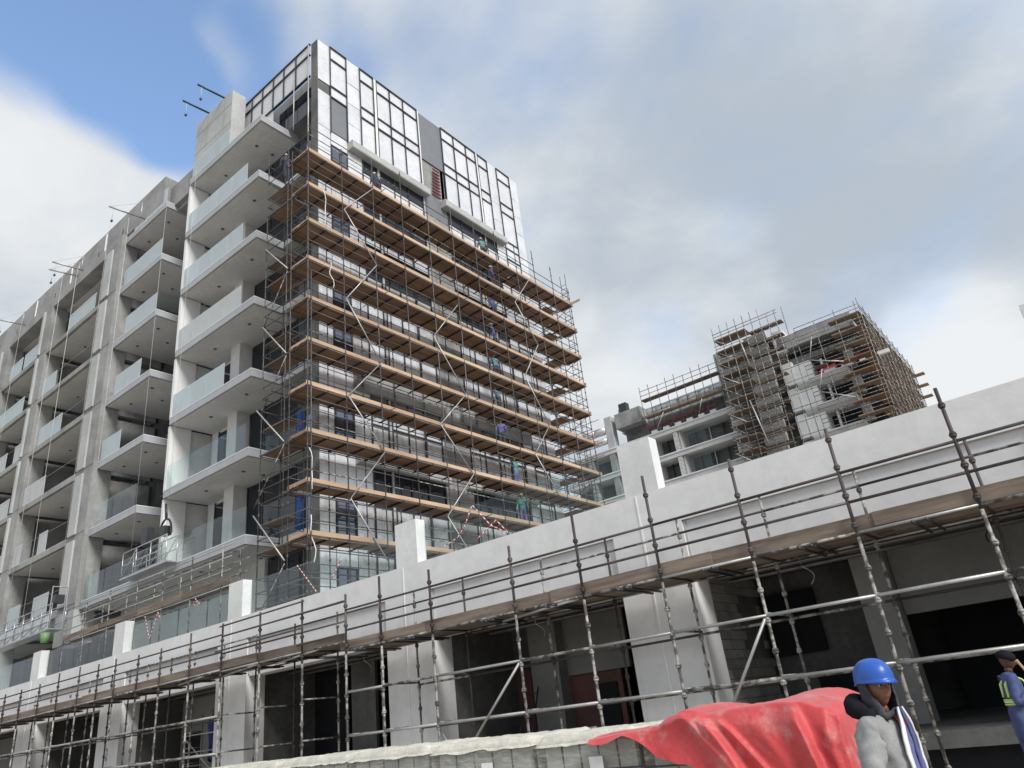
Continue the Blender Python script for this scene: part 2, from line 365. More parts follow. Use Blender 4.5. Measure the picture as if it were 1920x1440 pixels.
for z in (1.77, 2.77):
    for seg in (PX[:10], PX[12:]): run('ledger', YO, z, seg, .03, ('galv', 'tubeg', 'galv'))
    for seg in (PX[:9], PX[13:]): run('ledger', YI, z-.02, seg, .026, ('tubeg', 'tuber'))
for x in PX:
    z = deckz(x)
    tb('transom', 'tuber', ps, (x+.03, YO, z+.02), (x+.03, YI, z+.02), .025)
    tb('transom', 'tubeg', ps, (x+.03, YO, 2.8), (x+.03, YI, 2.8), .022)
    tb('transom', 'tubeg', ps, (x+.03, YO, 1.8), (x+.03, YI, 1.8), .022)
    for o in (-.75, -.95): tb('board_bearer', 'frame', ps, (x+o, YO-.1, z-.04), (x+o, YI+.15, z-.04), .026)
for (a, b) in ((-4.83, -5.85), (-10.25, -11.75)): tb('brace', 'galv', ps, (a, YO-.05, 2.72), (b, YO-.05, 1.3), .028)
tb('brace', 'galv', ps, (-12.8, 13.05, 1.7), (-12.2, 13.05, .9), .024)
x = 1.2; j = 0
while x > -44:                                                        # toe boards overlap, deck boards four wide
    L = random.choice((3.6, 3.9, 3.0)); z = deckz(x-L/2)
    o = bx('toe_board', 'old', ps, x-L, x+.12, YO+.06+.03*(j % 2), YO+.095+.03*(j % 2), z+.03+random.uniform(0, .025), z+.26+random.uniform(0, .02))
    o.matrix_basis = o.matrix_basis @ Matrix.Rotation(random.uniform(-.011, .011), 4, 'Y')
    for k in range(5):
        s = random.uniform(-.25, .1); y0 = YO+.13+k*.235
        bx('deck_board', 'old', ps, x-L+s, x+s+.1, y0, y0+.225, z+.03+.001*k, z+.068)
    x -= L; j += 1
for px in (-8.6, -17.1, -19.8, -22.4): tb('loose_tube', 'galv', ps, (px, 13.05, deckz(px)-.02), (px-2.2, 13.25, deckz(px)-.1), .028)
for (a, b, z) in ((-17.6, -21.8, 5.33), (-15.9, -20.2, 5.02), (-17.7, -22, 4.62), (-16.1, -17.9, 4.2)): tb('loose_tube', 'tuber', ps, (a, 12.94, z), (b, 12.94, z-.02), .025)
# small mobile tower in the shop bay at the left
MX = onY(385, 1380, 15.4).x
mt = thing('mobile_tower', 'small mobile access tower of pale tubes inside a dark shop bay', 'scaffold', (MX, 15.6, .7))
for x in (MX-1.2, MX+1.2):
    for y in (15.3, 15.95): tb('upright', 'galv', mt, (x, y, .7), (x, y, 3.2), .025)
    for z in (1.1, 1.6, 2.1, 2.6): tb('rung', 'galv', mt, (x, 15.3, z), (x, 15.95, z), .018)
for z in (1.4, 1.95, 2.5): tb('rail', 'galv', mt, (MX-1.3, 15.28, z), (MX+1.3, 15.28, z), .022)
tb('brace', 'galv', mt, (MX-1.1, 15.27, 2.4), (MX+.9, 15.27, 1.2), .022)
for k in range(2): bx('platform_board', 'old', mt, MX-1.2, MX+1.2, 15.35+.28*k, 15.6+.28*k, 1.5, 1.54)
# ------------------------------------------------------------------ tower
FL = [32.33-3.775*k for k in range(8)]
YF = 16.6; XF = -23.39
tw = thing('apartment_tower', 'unfinished concrete apartment tower with stacked balconies and silver foil side wall', 'building', (-30, 18, 5.86))
def slab(x0, x1, y0, y1, z, name='balcony_slab', t=.34, side=True):
    s = bx(name, 'slab', tw, x0, x1, y0, y1, z-t, z)
    bx('soffit', 'soffit', s, x0+.12, x1-.12, y0+.12, y1-.02, z-t-.03, z-t-.003)
    bx('edge_trim', 'edge', s, x0-.012, x1+.012, y0-.012, y0+.05, z+.002, z+.05)
    if side: bx('edge_trim', 'edge', s, x1-.05, x1+.013, y0+.052, y1-.1, z+.002, z+.05)
    return s
def panes(parent, x0, x1, y, z, n, mat, h=1.25, name='glass_pane', gap=.02):
    w = (x1-x0)/n
    for k in range(n): bx(name, mat, parent, x0+w*k+gap/2, x0+w*(k+1)-gap/2, y, y+.018, z+.04, z+h+random.uniform(-.01, .01))
def spot(s, x, y, z): obj('ceiling_light', MB().tube((x, y, z-.03), (x, y, z+.01), .085, 12), 'conc_d', s)
# --- front balcony stack (white) beside the corner
ends = [-29.5, -27.6, -27.8, -27.7, -28.8, -26.75, -26.5]
for k in range(7):
    z = FL[k]; x0 = -33.5 if k < 6 else -41.25
    s = slab(x0, -26.45, YF, 19.0, z)
    mat = 'glassf' if k < 4 else ('glass' if k != 4 else 'glassf')
    panes(s, -33.42, ends[k], YF+.06, z, (3, 4, 4, 4, 3, 4, 5)[k], 'glassw' if k == 3 else mat, 1.28)
    if k >= 4:
        for q in range(2): bx('glass_pane', 'glass', s, -26.53, -26.51, YF+.1+q*.9, YF+.97+q*.9, z+.04, z+1.28)
    if k == 6: panes(s, -41.1, -33.5, YF+.06, z, 5, 'glass', 1.28)
    for xx, yy in ((-31.4, 17.6), (-28.2, 17.5), (-28.2, 18.5)): spot(s, xx, yy, z-.375)
    if k:                                                             # storey below slab k-1: fin wall, rear wall, column, glazing
        zt = FL[k-1]-.345
        bx('fin_wall', 'white', tw, -33.66, -33.46, YF+.06, 17.75, z+.003, zt-.02)
        bx('rear_wall', 'white', tw, -33.46, -31.2, 18.9, 19.1, z+.003, zt)
        bx('column', 'soffit', tw, -30.9, -30.1, 18.2, 18.9, z+.003, zt)
        for q in range(3):
            w = bx('window', 'glassd', tw, -30.1+q*1.25, -28.89+q*1.25, 18.95, 18.98, z+.1, zt-.1)
            bx('window_frame', 'frame', w, -28.88+q*1.25, -28.82+q*1.25, 18.92, 19.0, z+.01, zt-.01)
        w = bx('window', 'glassd', tw, -32.7, -31.4, 18.86, 18.89, z+.3, zt-.2); bx('window_frame', 'frame', w, -32.78, -32.71, 18.84, 18.9, z+.2, zt-.1)
# rear wall below the long slab
z7 = 5.86
bx('rear_wall', 'soffit', tw, -41.2, -28.2, 18.7, 18.9, z7+.01, FL[6]-.36)
for q in range(3): bx('window', 'glassd', tw, -28.1+q*.75, -27.4+q*.75, 18.8, 18.83, z7+.05, FL[6]-.4)
# --- second balcony stack, set back bays
for k in range(6):
    z = FL[k]; s = slab(-41.2, -36.1, YF, 20.3, z)
    n = (3, 2, 3, 2, 1, 3)[k]; x0 = (-40.3, -40.9, -40.0, -40.4, -41.1, -40.4)[k]; x1 = (-36.3, -36.3, -36.3, -37.4, -38.9, -36.4)[k]
    panes(s, x0, x1, YF+.06, z, n, 'glassf' if k < 5 else 'glass', 1.28)
    if k in (2, 5):
        for q in range(2): bx('glass_pane', 'glass', s, -36.17, -36.15, YF+.1+q*.9, YF+.97+q*.9, z+.04, z+1.28)
    for xx, yy in ((-40, 17.5), (-37.4, 17.4), (-38.6, 18.6)): spot(s, xx, yy, z-.375)
for k in range(7):
    zt = (FL[k-1] if k else 34.2)-.345; z = FL[k]
    for q in range(5):
        w = bx('window', 'glassd', tw, -41+q*1.45, -39.6+q*1.45, 20.25, 20.28, z+.05, zt-.05); bx('window_frame', 'frame', w, -39.59+q*1.45, -39.53+q*1.45, 20.2, 20.3, z+.01, zt-.01)
    bx('door_rail', 'alu', tw, -41, -33.8, 20.15, 20.2, z+2.3, z+2.36)
    bx('recess_wall', 'soffit', tw, -33.72, -33.661, 17.8, 20.3, z+.003, zt)
# --- left wing: bare concrete frame
YL = 16.4
CXL = [(-43.3, -41.25), (-52.5, -51.3), (-60.3, -59.1), (-68.2, -67)]
for i, (a, b) in enumerate(CXL):
    for k in range(0, 7):
        z = FL[k]; zt = (FL[k-1]-.33) if k else 32.0
        if k == 0: continue
        c = bx('column', 'conc', tw, a, b, YL-.02, YL+1.0, z, zt)
        if i: bx('column_rib', 'conc_l', c, a-.12, a+.14, YL-.14, YL-.021, z, zt)
        bx('fin_wall', 'conc', tw, a+.35, a+.6, YL+1.0, 20.3, z, zt)
        w = .9 if i == 0 else 0
        if w: bx('column_rib', 'conc_l', c, a+.15, a+1.05, YL-.12, YL-.021, z, zt)
    bx('column', 'conc_l', tw, a, b, YL-.02, YL+1.0, (7.75 if i == 0 else 5.87), FL[6]-.33)
for k in range(1, 7):
    for (a, b), (a2, b2) in zip(CXL[1:]+[(-76, -76)], CXL):
        s = bx('floor_slab', 'conc', tw, b if b > -75 else a, a2, YL, 20.4, FL[k]-.33, FL[k]); xa = b if b > -75 else a
        bx('soffit', 'soffit', s, xa+.05, a2-.05, YL+.2, 20.3, FL[k]-.36, FL[k]-.333)
        bx('floor_screed_edge', 'edge', s, xa+.3, a2-.3, YL+.03, YL+.3, FL[k]+.002, FL[k]+.04)
        for xx in (a2-2.5, a2-5.5): spot(s, xx, 17.9, FL[k]-.365)
    for (a, b) in CXL: bx('beam_end', 'conc', tw, a, b, YL, YL+1.02, FL[k]-.33, FL[k])
LG = {1: [(-48.1, -44.3, 'glassf', 2), (-58, -55.8, 'glassf', 1), (-55.5, -53, 'glassf', 1)], 2: [(-51.1, -48.9, 'glassf', 1), (-58.9, -54.1, 'glassf', 3)],
      3: [(-50.2, -48.2, 'glassf', 1), (-48.15, -46.9, 'glassf', 1), (-54.2, -51.9, 'glassw', 2), (-57.9, -55.5, 'glassw', 1)], 4: [(-51.1, -48, 'glassw', 2), (-56.2, -53.5, 'glassw', 2)],
      5: [(-47.6, -46.4, 'glassw', 1), (-51.2, -50.1, 'glassw', 1), (-56.4, -52.6, 'glassw', 3)], 6: [(-50.5, -48.8, 'glassf', 1), (-47, -45, 'glassw', 1), (-58, -53, 'glassf', 3)]}
for k, L in LG.items():
    for a, b, mm, n in L: panes(tw, a, b, YL+.06, FL[k]+.02, n, mm, 1.25)
for k in range(1, 7):
    zt = FL[k-1]-.34
    for q in range(18): 
        w = bx('window', 'glassd', tw, -75+q*1.8, -73.25+q*1.8, 20.3, 20.33, FL[k]+.1, zt-.1); bx('window_frame', 'frame', w, -73.24+q*1.8, -73.18+q*1.8, 20.26, 20.36, FL[k]+.02, zt-.02)
    for (a, b) in CXL: bx('wire', 'rope', tw, a-5.4, a-.02, YL+.05, YL+.06, FL[k]+1.1, FL[k]+1.11)
bx('roof_beam', 'conc', tw, -76, -41.3, YL, YL+.9, 32.0, 32.75)
bx('roof_slab', 'conc', tw, -76, -33.8, YL+.9, 20.4, 32.0, 32.3)
bx('roof_soffit', 'soffit', tw, -76, -41.3, YL+.9, 20.3, 31.96, 31.997)
bx('roof_parapet', 'conc', tw, -76, -36.75, YF+.05, YF+.25, 32.76, 34.72)
bx('roof_parapet', 'conc', tw, -36.748, -33.48, YF+.45, YF+.7, 32.3, 33.95)
bx('parapet_return', 'conc', tw, -36.95, -36.75, YF+.26, YF+.9, 32.76, 34.715)
for x in (-44.4, -49.6, -55.5): bx('parapet_prop', 'white', tw, x, x+.12, YF-.02, YF+.04, 32.9, 34.5)
for k in range(7): bx('rust_stain_plate', 'maroon', tw, -42-k*3.4, -41.9-k*3.4, YF+.03, YF+.048, 33.0, 33.6)
# --- roof pier and penthouse screen
bx('roof_pier', 'conc_l', tw, -33.42, -29.6, YF+.1, 17.55, FL[0]+.06, 36.62)
for zz in (35.6, 34.2): bx('formwork_line', 'conc', tw, -33.43, -29.59, YF+.092, YF+.11, zz, zz+.03)
for xx in (-32.2, -31, -30.4): bx('formwork_line', 'conc', tw, xx, xx+.025, YF+.093, YF+.11, 34.3, 36.55)
xs = [-31.04, -30.25, -29.4, -28.35, -27.3, -26.3, -25.2, -23.98]
for a, b in zip(xs[:-1], xs[1:]):
    bx('screen_panel', 'meshp', tw, a, b, 17.88, 17.9, 35.83, 36.58); bx('screen_panel', 'meshp', tw, a, b, 17.88, 17.9, 34.25, 35.77)
    if b < -27: bx('screen_panel', 'meshp', tw, a, b, 17.88, 17.9, FL[0]+.06, 34.2)
    bx('screen_mullion', 'frame', tw, a-.035, a+.035, 17.82, 17.92, 34.2 if a > -27.5 else FL[0]+.06, 36.65)
for zz in (36.6, 35.8, 34.22): bx('screen_rail', 'frame', tw, -31.04, -23.95, 17.81, 17.93, zz-.04, zz+.04)
for q in range(4): bx('window', 'glassd', tw, -27.3+q*.85, -26.5+q*.85, 18.3, 18.33, FL[0]+.05, 34.1)
tb('corner_pipe', 'galv', tw, (-25.2, 17.75, 31.2), (-25.2, 17.75, 35), .03); tb('corner_pipe', 'galv', tw, (-23.98, 17.78, 28), (-23.98, 17.78, 36.5), .03)
# --- corner column, corner recess with slabs and windows
bx('corner_column', 'conc_d', tw, -23.95, XF-.045, 17.95, 18.8, 5.87, 36.65)
for k in range(1, 7):
    z = FL[k]; zt = FL[k-1]-.345
    bx('corner_slab', 'conc_l', tw, -26.44, -23.96, 18.1, 19.2, z-.3, z)
    for q in range(2):
        w = bx('window', 'glassd' if q else 'glassb', tw, -26.4+q*1.2, -25.25+q*1.2, 18.95, 18.98, z+.05, zt-.05); bx('window_frame', 'frame', w, -25.24+q*1.2, -25.18+q*1.2, 18.9, 19.0, z+.02, zt-.02)
# --- solid cores behind
bx('core_wall', 'conc_d', tw, -76, -33.75, 20.45, 34, 5.87, 34); bx('core_wall', 'conc', tw, -33.3, XF-.1, 19.25, 35.2, 5.87, 36.5)
# --- foil side wall
GY = [17.95, 18.75, 19.86, 20.84, 21.84, 22.07, 23.11, 24.19, 25.35, 25.5, 27.48, 28.64, 29.84, 30.8, 31.0, 32.0, 33.0, 34.4, 35.35]
KIND = 'pfpftfffxgffftfpfp'     # p plain foil, f framed, t trim, g grey bay
def fpan(a, b, z0, z1, mat='foil', t=.03):
    o = bx('foil_panel' if 'foil' in mat else 'facade_panel', mat, tw, XF-.04, XF-.04+t, a+.02, b-.02, z0+.015, z1-.015)
    if 'foil' in mat: o.matrix_basis = o.matrix_basis @ Matrix.Rotation(random.uniform(-.012, .012), 4, 'Z') @ Matrix.Rotation(random.uniform(-.01, .01), 4, 'Y')
    return o
ROWS = [(36.65, 35.75), (35.75, 33.72), (33.72, 32.94), (32.94, 30.55)]
for i, kd in enumerate(KIND):
    a, b = GY[i], GY[i+1]
    if kd in 'tx': bx('white_trim', 'white', tw, XF-.04, XF+.05, a+.02, b-.02, 30.3, 36.6); continue
    if kd == 'g':
        bx('facade_panel', 'greyp', tw, XF-.06, XF-.02, a, b, 33.0, 36.62); bx('facade_panel', 'greyp', tw, XF-.06, XF-.025, a, b, 28.9, 30.4)
        bx('opening_lining', 'maroon', tw, XF-1.3, XF-1.25, a+.1, b-.1, 30.4, 33); bx('opening_lining', 'conc_l', tw, XF-.9, XF-.1, b-.3, b-.05, 30.4, 33); continue
    if kd == 'p':
        cuts = [36.65, 33.7, 33.0, 30.55] if i == 0 else [36.7, 34.9, 33.4, 31.9, 30.45]
        for z1, z0 in zip(cuts[:-1], cuts[1:]):
            if i == 0 and z1 < 33.75 and z1 > 33.1: continue
            fpan(a, b, z0, z1)
        continue
    for q, (z1, z0) in enumerate(ROWS):
        fpan(a, b, z0, z1, 'greyp' if (i == 1 and q == 3) else 'foil')
        bx('frame_rail', 'frame', tw, XF-.02, XF+.06, a, b, z1-.038, z1+.038)
    for y in (a, b): bx('frame_post', 'frame', tw, XF-.015, XF+.055, y-.033, y+.033, 30.4, 36.67)
LOW = [(30.55, 29.95, 'foil'), (29.95, 29.1, 'glassd'), (29.1, 27.3, 'foil'), (27.3, 25.5, 'glassd'), (25.5, 24.4, 'foil'), (24.4, 22.5, 'glassd'), (22.5, 21.2, 'foil'), (21.2, 19.2, 'foil'), (19.2, 17.3, 'foil'), (17.3, 15.3, 'conc_d'),
       (15.3, 14.5, 'foil'), (14.5, 12.6, 'foilo'), (12.6, 10.7, 'glassd'), (10.7, 8.6, 'foilo'), (8.6, 5.9, 'foilo')]
WIN = [(29.6, 27.6), (25.6, 23.6), (21.2, 19.6), (18.8, 17.2), (14.8, 13.2), (10.7, 9.0), (7.9, 6.3)]     # windows of the corner strip
for j, kd in enumerate(KIND):                                      # the storeys wrapped in scaffold
    a, b = GY[j], GY[j+1]
    if kd in 'tx': bx('white_trim', 'conc_l', tw, XF-.04, XF+.02, a, b, 5.9, 30.28); continue
    if kd == 'g':
        for q in range(7): bx('facade_panel', 'conc', tw, XF-.06, XF-.02, a, b, 28.9-3.28*(q+1), 28.88-3.28*q)
        continue
    if j == 1:
        z1 = 30.5
        for wt, wb in WIN:
            fpan(a, b, wt, z1); w = fpan(a, b, wb, wt, 'glassb')
            for yy in (a+.06, (a+b)/2, b-.06): bx('window_frame', 'frame', w, XF-.012, XF+.02, yy-.03, yy+.03, wb, wt)
            for zz in (wb, (wb+wt)/2, wt): bx('window_frame', 'frame', w, XF-.013, XF+.021, a, b, zz-.03, zz+.03)
            z1 = wb
        continue
    for z1, z0, mt in LOW:
        if kd == 'p' or j == 16: mt = 'foilo' if (z1 < 15 and random.random() < .6) else ('foil' if random.random() < .92 else 'foilo')
        elif mt == 'foil' and random.random() < .12: mt = 'foilo'
        fpan(a, b, z0, z1, mt)
        if kd == 'f': bx('frame_rail', 'frame', tw, XF-.02, XF+.05, a, b, z1-.035, z1+.035)
    if kd == 'f':
        for y in (a, b): bx('frame_post', 'frame', tw, XF-.015, XF+.045, y-.03, y+.03, 5.9, 30.35)
def ledge(y0, y1, zt, mat='conc', h=.5, d=.44):
    return obj('ledge', MB().prism([(XF-.04, zt-h), (XF+d-.04, zt-h), (XF+d, zt-h+.05), (XF+d, zt-.05), (XF+d-.04, zt), (XF-.04, zt)], 'y', y0, y1), mat, tw)
for y0, y1 in ((19.85, 25.6), (26.9, 32.7)):
    for zt, mat, h, d in ((30.4, 'conc_l', .5, .44), (16.9, 'conc', .95, .26), (12.75, 'conc_l', .35, .24)): ledge(y0, y1, zt, mat, h, d)
for s in range(9): bx('hanging_formwork', 'maroon', tw, XF+.05, XF+.1, 26.2+.02*s, 26.9, 30.5+s*.25, 30.62+s*.25)
# ------------------------------------------------------------------ tower scaffold
ts = thing('tower_scaffold', 'tall ten-lift scaffold with orange plywood decks on the foil side wall', 'scaffold', (-22.3, 16.2, 5.86))
XO, XI, YW = -21.84, -23.02, 16.2
PY = [YW+1.93*k for k in range(12)]
LZ = [8.55+2.0*k for k in range(10)]
Z0 = 5.86
def T(name, mat, p, q, r=.024): return tb(name, mat, ts, p, q, r, 6)
for i, y in enumerate(PY):
    top = 27.6 + random.choice((.3, .9, 1.6, 1.2)) if i else 27.7
    standard('standard', 'tube', ts, XO, y, Z0, round(top, 1), .026, .001)
    standard('standard', 'tube', ts, XI, y, Z0, 27.3, .024, .001)
for x in (-23.35, -24.92):
    standard('standard', 'tube', ts, x, YW, Z0, 28.2, .024); standard('standard', 'tube', ts, x, YW+.95, Z0, 28.0, .024)
standard('standard', 'tube', ts, XO+.06, YW+.12, Z0, 20.0, .024)
YE = PY[-1]
for x in (-23.4, -25.0, -26.6):
    for y in (YE-1.3, YE): standard('standard', 'tube', ts, x, y, Z0, 27.5, .022)
for li, z in enumerate([6.55]+LZ):
    runs = [(XO, 0), (XI, 0)]
    for a, b in ((0, 3), (3, 6), (6, 9), (9, 11)):
        for x, dz in runs: T('ledger', 'tube', (x, PY[a], z-.06+dz), (x, PY[b], z-.06+dz))
        for dz in (.5, 1.0): T('guard_rail', random.choice(('tube', 'tube', 'tube', 'tubeg')), (XO, PY[a], z+dz), (XO, PY[b], z+dz), .022)
        for dz in (.5, 1.0): T('guard_rail', 'tube', (XI, PY[a], z+dz), (XI, PY[b], z+dz), .022)
        if a in (0, 6): T('guard_rail', 'tube', (XO, PY[a], z+1.5), (XO, PY[b], z+1.48), .022)
    for dz in (-.06, .5, 1.0):
        T('ledger', 'tube', (XO, YW, z+dz), (-24.95, YW, z+dz), .022)
        T('ledger', 'tube', (XO, YE, z+dz), (-26.7, YE, z+dz), .02)
    T('ledger', 'tube', (XI, YW+.95, z-.06), (-24.95, YW+.95, z-.06), .022); T('ledger', 'tube', (-24.92, YW, z-.06), (-24.92, YW+.95, z-.06), .022); T('ledger', 'tube', (-23.35, YW, z-.06), (-23.35, YW+.95, z-.06), .022)
    T('guard_rail', 'tube', (-24.92, YW, z+1.0), (-24.92, YW+.95, z+1.0), .02); T('guard_rail', 'tube', (-24.92, YW, z+.5), (-24.92, YW+.95, z+.5), .02)
    if li == 0: continue
    for i, y in enumerate(PY):
        T('transom', 'black', (XO, y+.03, z-.045), (XI, y+.03, z-.045), .036)
        if i < 11: T('transom', 'black', (XO+.03, y+.97, z-.04), (XI-.1, y+.97, z-.04), .036)
    # boards: four across, staggered lengths
    y = YW-.05; j = 0
    while y < YE-.3:
        L = min(3.86, YE+.3-y)
        for k in range(5):
            s = .0 if k % 2 else random.uniform(-.05, .05)
            x0 = XI-.02+k*.232
            if k == 0 and random.random() < .22: continue
            bx('deck_board', 'ply', ts, x0, x0+.226, max(y+s, YW-.06), y+L+s, z, z+.038)
        if True: bx('toe_board', 'toe', ts, XO-.045-.002*(j % 2), XO-.008-.002*(j % 2), y-.02 if j else y, y+L+.03, z+.04+.004*random.random(), z+.2+random.uniform(0, .025))
        y += L; j += 1
    bx('toe_board', 'toe' if li % 3 else 'oldy', ts, XO-1.3, XO-.05, YW+.03, YW+.065, z+.04, z+.2)
    for k in range(4): bx('deck_board', 'ply' if (li+k) % 3 else 'old', ts, -24.9 if li % 2 else -23.4, XI-.03, YW+.02+k*.228, YW+.242+k*.228, z, z+.037)
    if li % 2 == 0: 
        for k in range(3): bx('deck_board', 'old', ts, -24.95, -23.42, YW+.1+k*.25, YW+.33+k*.25, z-.9, z-.863)
    for k in range(4): bx('deck_board', 'ply', ts, -25.6 if li % 2 else -24.6, XI-.04, YE-1.15+k*.24, YE-.92+k*.24, z+.001, z+.038)
    bx('toe_board', 'toe', ts, -24.5, XO+.1 if li not in (3, 10) else XO+.75, YE+.03, YE+.065, z+.04, z+.2)
ZG = [26.5, 24.2, 21.9, 19.3, 16.7, 14.6, 12.5, 10.2, 7.8]
for ya, yb, m0, m1 in ((PY[1]+.05, PY[2], 0, 8), (PY[4]-.3, PY[5]-.2, 2, 8), (PY[8]-.7, PY[9]-.85, 0, 6)):
    for k in range(m0, m1):
        a, b = (yb, ya) if k % 2 == 0 else (ya, yb)
        T('brace', 'galv', (XO+.06, a, ZG[k]), (XO+.06, b, ZG[k+1]), .028)
for a, b, c, d in ((-24.95, 18.5, -23.2, 16.5), (-25.2, 14.6, -23.25, 12.6), (-25.2, 10.1, -23.1, 7.9), (-24.9, 22.6, -23.2, 20.7)):
    T('brace', 'galv', (a, YW-.06, b), (c, YW-.06, d), .03); T('brace', 'tubeg', (c, YW-.05, d-.1), (a, YW-.05, d-2.2), .022)
for k in range(9):
    a, b = (-21.9, -26.6) if k % 2 else (-26.6, -21.9); T('brace', 'tube', (a, YE+.06, LZ[k]), (b, YE+.06, LZ[k+1]), .02)
for k in range(10):                                                  # tie tubes poking out past the boards
    y = PY[2+(k*3) % 9]+.5; T('tie_tube', 'tube', (XO+.35, y, LZ[k]+.02), (XI-.5, y, LZ[k]+.02), .022)
for (y, z, h) in ((17.0, 24.6, 1.9), (17.3, 20.8, 1.2), (16.25, 11.9, 1.6), (16.3, 9.3, 1.7)):   # rags and cables hanging down
    pts = [(XO+.08+.05*math.sin(t*1.3), y+.06*math.sin(t*.8+z)+.02*t, z-h*t/8) for t in range(9)]
    obj('hanging_cable', MB().path(pts, .018), 'white', ts)
ld = thing('ladder', 'tall black access ladder rising above the far end of the tower scaffold', 'ladder', (-22.8, YE+.4, 8.5))
for d in (0, .42): tb('rail', 'tube', ld, (-22.6-d, YE+.35, 8.6), (-22.6-d, YE+1.15, 29.9), .024, 6)
for k in range(64): tb('rung', 'tube', ld, (-22.6, YE+.36+.012*k, 8.9+.32*k), (-23.02, YE+.36+.012*k, 8.9+.32*k), .018, 5)
for y, z in ((18.45, FL[5]), (18.45, FL[6])):
    tag(obj('blue_drum', MB().tube((-25.3, y, z), (-25.3, y, z+1.7), .2, 16), 'blue', None, True), 'upright dark blue tube standing on the %s corner slab behind the scaffold wing' % ('upper' if z > 10 else 'lower'), 'drum')
# ------------------------------------------------------------------ terrace scaffold, cradle, roof davits, tapes
tsc = thing('terrace_scaffold', 'low scaffold walkway with pale handrails on the podium terrace', 'scaffold', (-33, 16, 5.86))
for x in (-25.9, -28.1, -30.3, -32.5, -35, -37.3, -39.4):
    for y in (15.35, 16.1): tb('standard', 'tubeg', tsc, (x, y, 5.86), (x, y, 9.05 if y < 16 else 8.9), .026)
    tb('transom', 'tubeg', tsc, (x, 15.3, 7.4), (x, 16.2, 7.4), .024)
for z in (7.42, 8.0, 8.5, 8.95):
    for a, b in ((-25.3, -30.4), (-30.4, -35.1), (-35.1, -39.6)): tb('ledger', 'galv', tsc, (a, 15.35, z), (b, 15.35, z), .024); tb('ledger', 'tubeg', tsc, (a, 16.1, z), (b, 16.1, z), .024)
for i, x in enumerate((-28.7, -32.2, -35.7, -39.3)):
    for k in range(3): bx('deck_board', 'old', tsc, x, x+3.4, 15.38+k*.24, 15.6+k*.24, 7.45, 7.49)
    bx('toe_board', 'old', tsc, x, x+3.45, 15.31, 15.345, 7.5, 7.73)
cr = thing('suspended_cradle', 'long aluminium suspended work cradle hanging beside the bare concrete frame', 'cradle', (-46, 15.3, 8.3))
x0, x1, y0, y1, zb = -53.5, -40.2, 14.95, 15.6, 8.25
for y in (y0, y1):
    for z in (zb, zb+.35, zb+.7, zb+1.15):
        for a in range(4): tb('rail', 'alu', cr, (x0+a*3.32, y, z), (x0+(a+1)*3.32, y, z), .025)
    x = x0
    while x < x1+.01: tb('post', 'alu', cr, (x, y, zb), (x, y, zb+1.15), .02); x += 1.1083
for a in range(12): tb('diagonal', 'alu', cr, (x0+a*1.108, y0, zb), (x0+(a+1)*1.108, y0, zb+.35), .014)
for a in range(3): bx('kick_panel', 'alu', cr, x0+a*4.43+.05, x0+(a+1)*4.43-.05, y0+.03, y0+.045, zb+.03, zb+.7)
bx('platform', 'alu', cr, x0, x1, y0, y1, zb-.06, zb)
for x in (x1-.2, x0+.3):
    h = obj('hoist_frame', MB().tube((x, y0, zb), (x, y0, zb+2.0), .03).tube((x, y1, zb), (x, y1, zb+2.0), .03).tube((x, y0, zb+2), (x, y1, zb+2), .03), 'alu', cr)
    bx('hoist_motor', 'frame', h, x-.16, x+.16, y0+.1, y1-.12, zb+1.2, zb+1.6)
    tb('rope', 'rope', cr, (x, 15.2, zb+2), (x, 15.2, 32.6), .009)

for a_, b_, y_ in ((233, 480, 16.15), (137, 560, 16.15), (104, 600, 15.9)):
    q = onY(a_, b_, y_); tb('rope', 'rope', cr, (q.x, y_, zb+1), (q.x, y_, 33.2), .014)
bk = thing('bucket', 'small green bucket hanging under the suspended cradle', 'bucket', (-40.4, 14.9, 7.9))
obj('pail', MB().tube((-40.4, 14.9, 7.6), (-40.4, 14.9, 8.05), .17, 14, .21), 'green', bk, True); tb('handle', 'galv', bk, (-40.6, 14.9, 8.05), (-40.4, 14.9, 8.2), .01)
# second cradle end on the balcony
c2 = thing('parked_cradle', 'short work cradle with dark hoist hoop hanging at the long lowest balcony', 'cradle', (-32.8, 16.3, 9.7))
for y in (16.0, 16.5):
    for z in (9.75, 10.3, 10.9): tb('rail', 'alu', c2, (-35.6, y, z), (-31.6, y, z), .025)
    for x in (-35.6, -34.3, -33, -31.6): tb('post', 'alu', c2, (x, y, 9.7), (x, y, 10.9), .022)
    tb('diagonal', 'alu', c2, (-35.6, y, 9.75), (-34.3, y, 10.9), .018); tb('diagonal', 'alu', c2, (-33, y, 9.75), (-31.6, y, 10.9), .018)
bx('platform', 'alu', c2, -35.7, -31.5, 15.98, 16.52, 9.66, 9.72)
arc = [(-32.2+.55*math.cos(t*math.pi/10), 16.2, 11.0+.75*math.sin(t*math.pi/10)) for t in range(11)]
obj('hoist_hoop', MB().path(arc, .05), 'frame', c2); bx('hoist_motor', 'frame', c2, -32.45, -32.0, 16.05, 16.4, 11.0, 11.4); bx('hoist_motor', 'frame', c2, -34.1, -33.6, 16.05, 16.4, 10.9, 11.7)
for x in (-35.4, -32.2): tb('rope', 'rope', c2, (x, 16.25, 11.0), (x, 16.25, 32.0), .008)
tb('hook', 'frame', c2, (-32.2, 16.2, 11.75), (-32.35, 16.2, 12.5), .06)
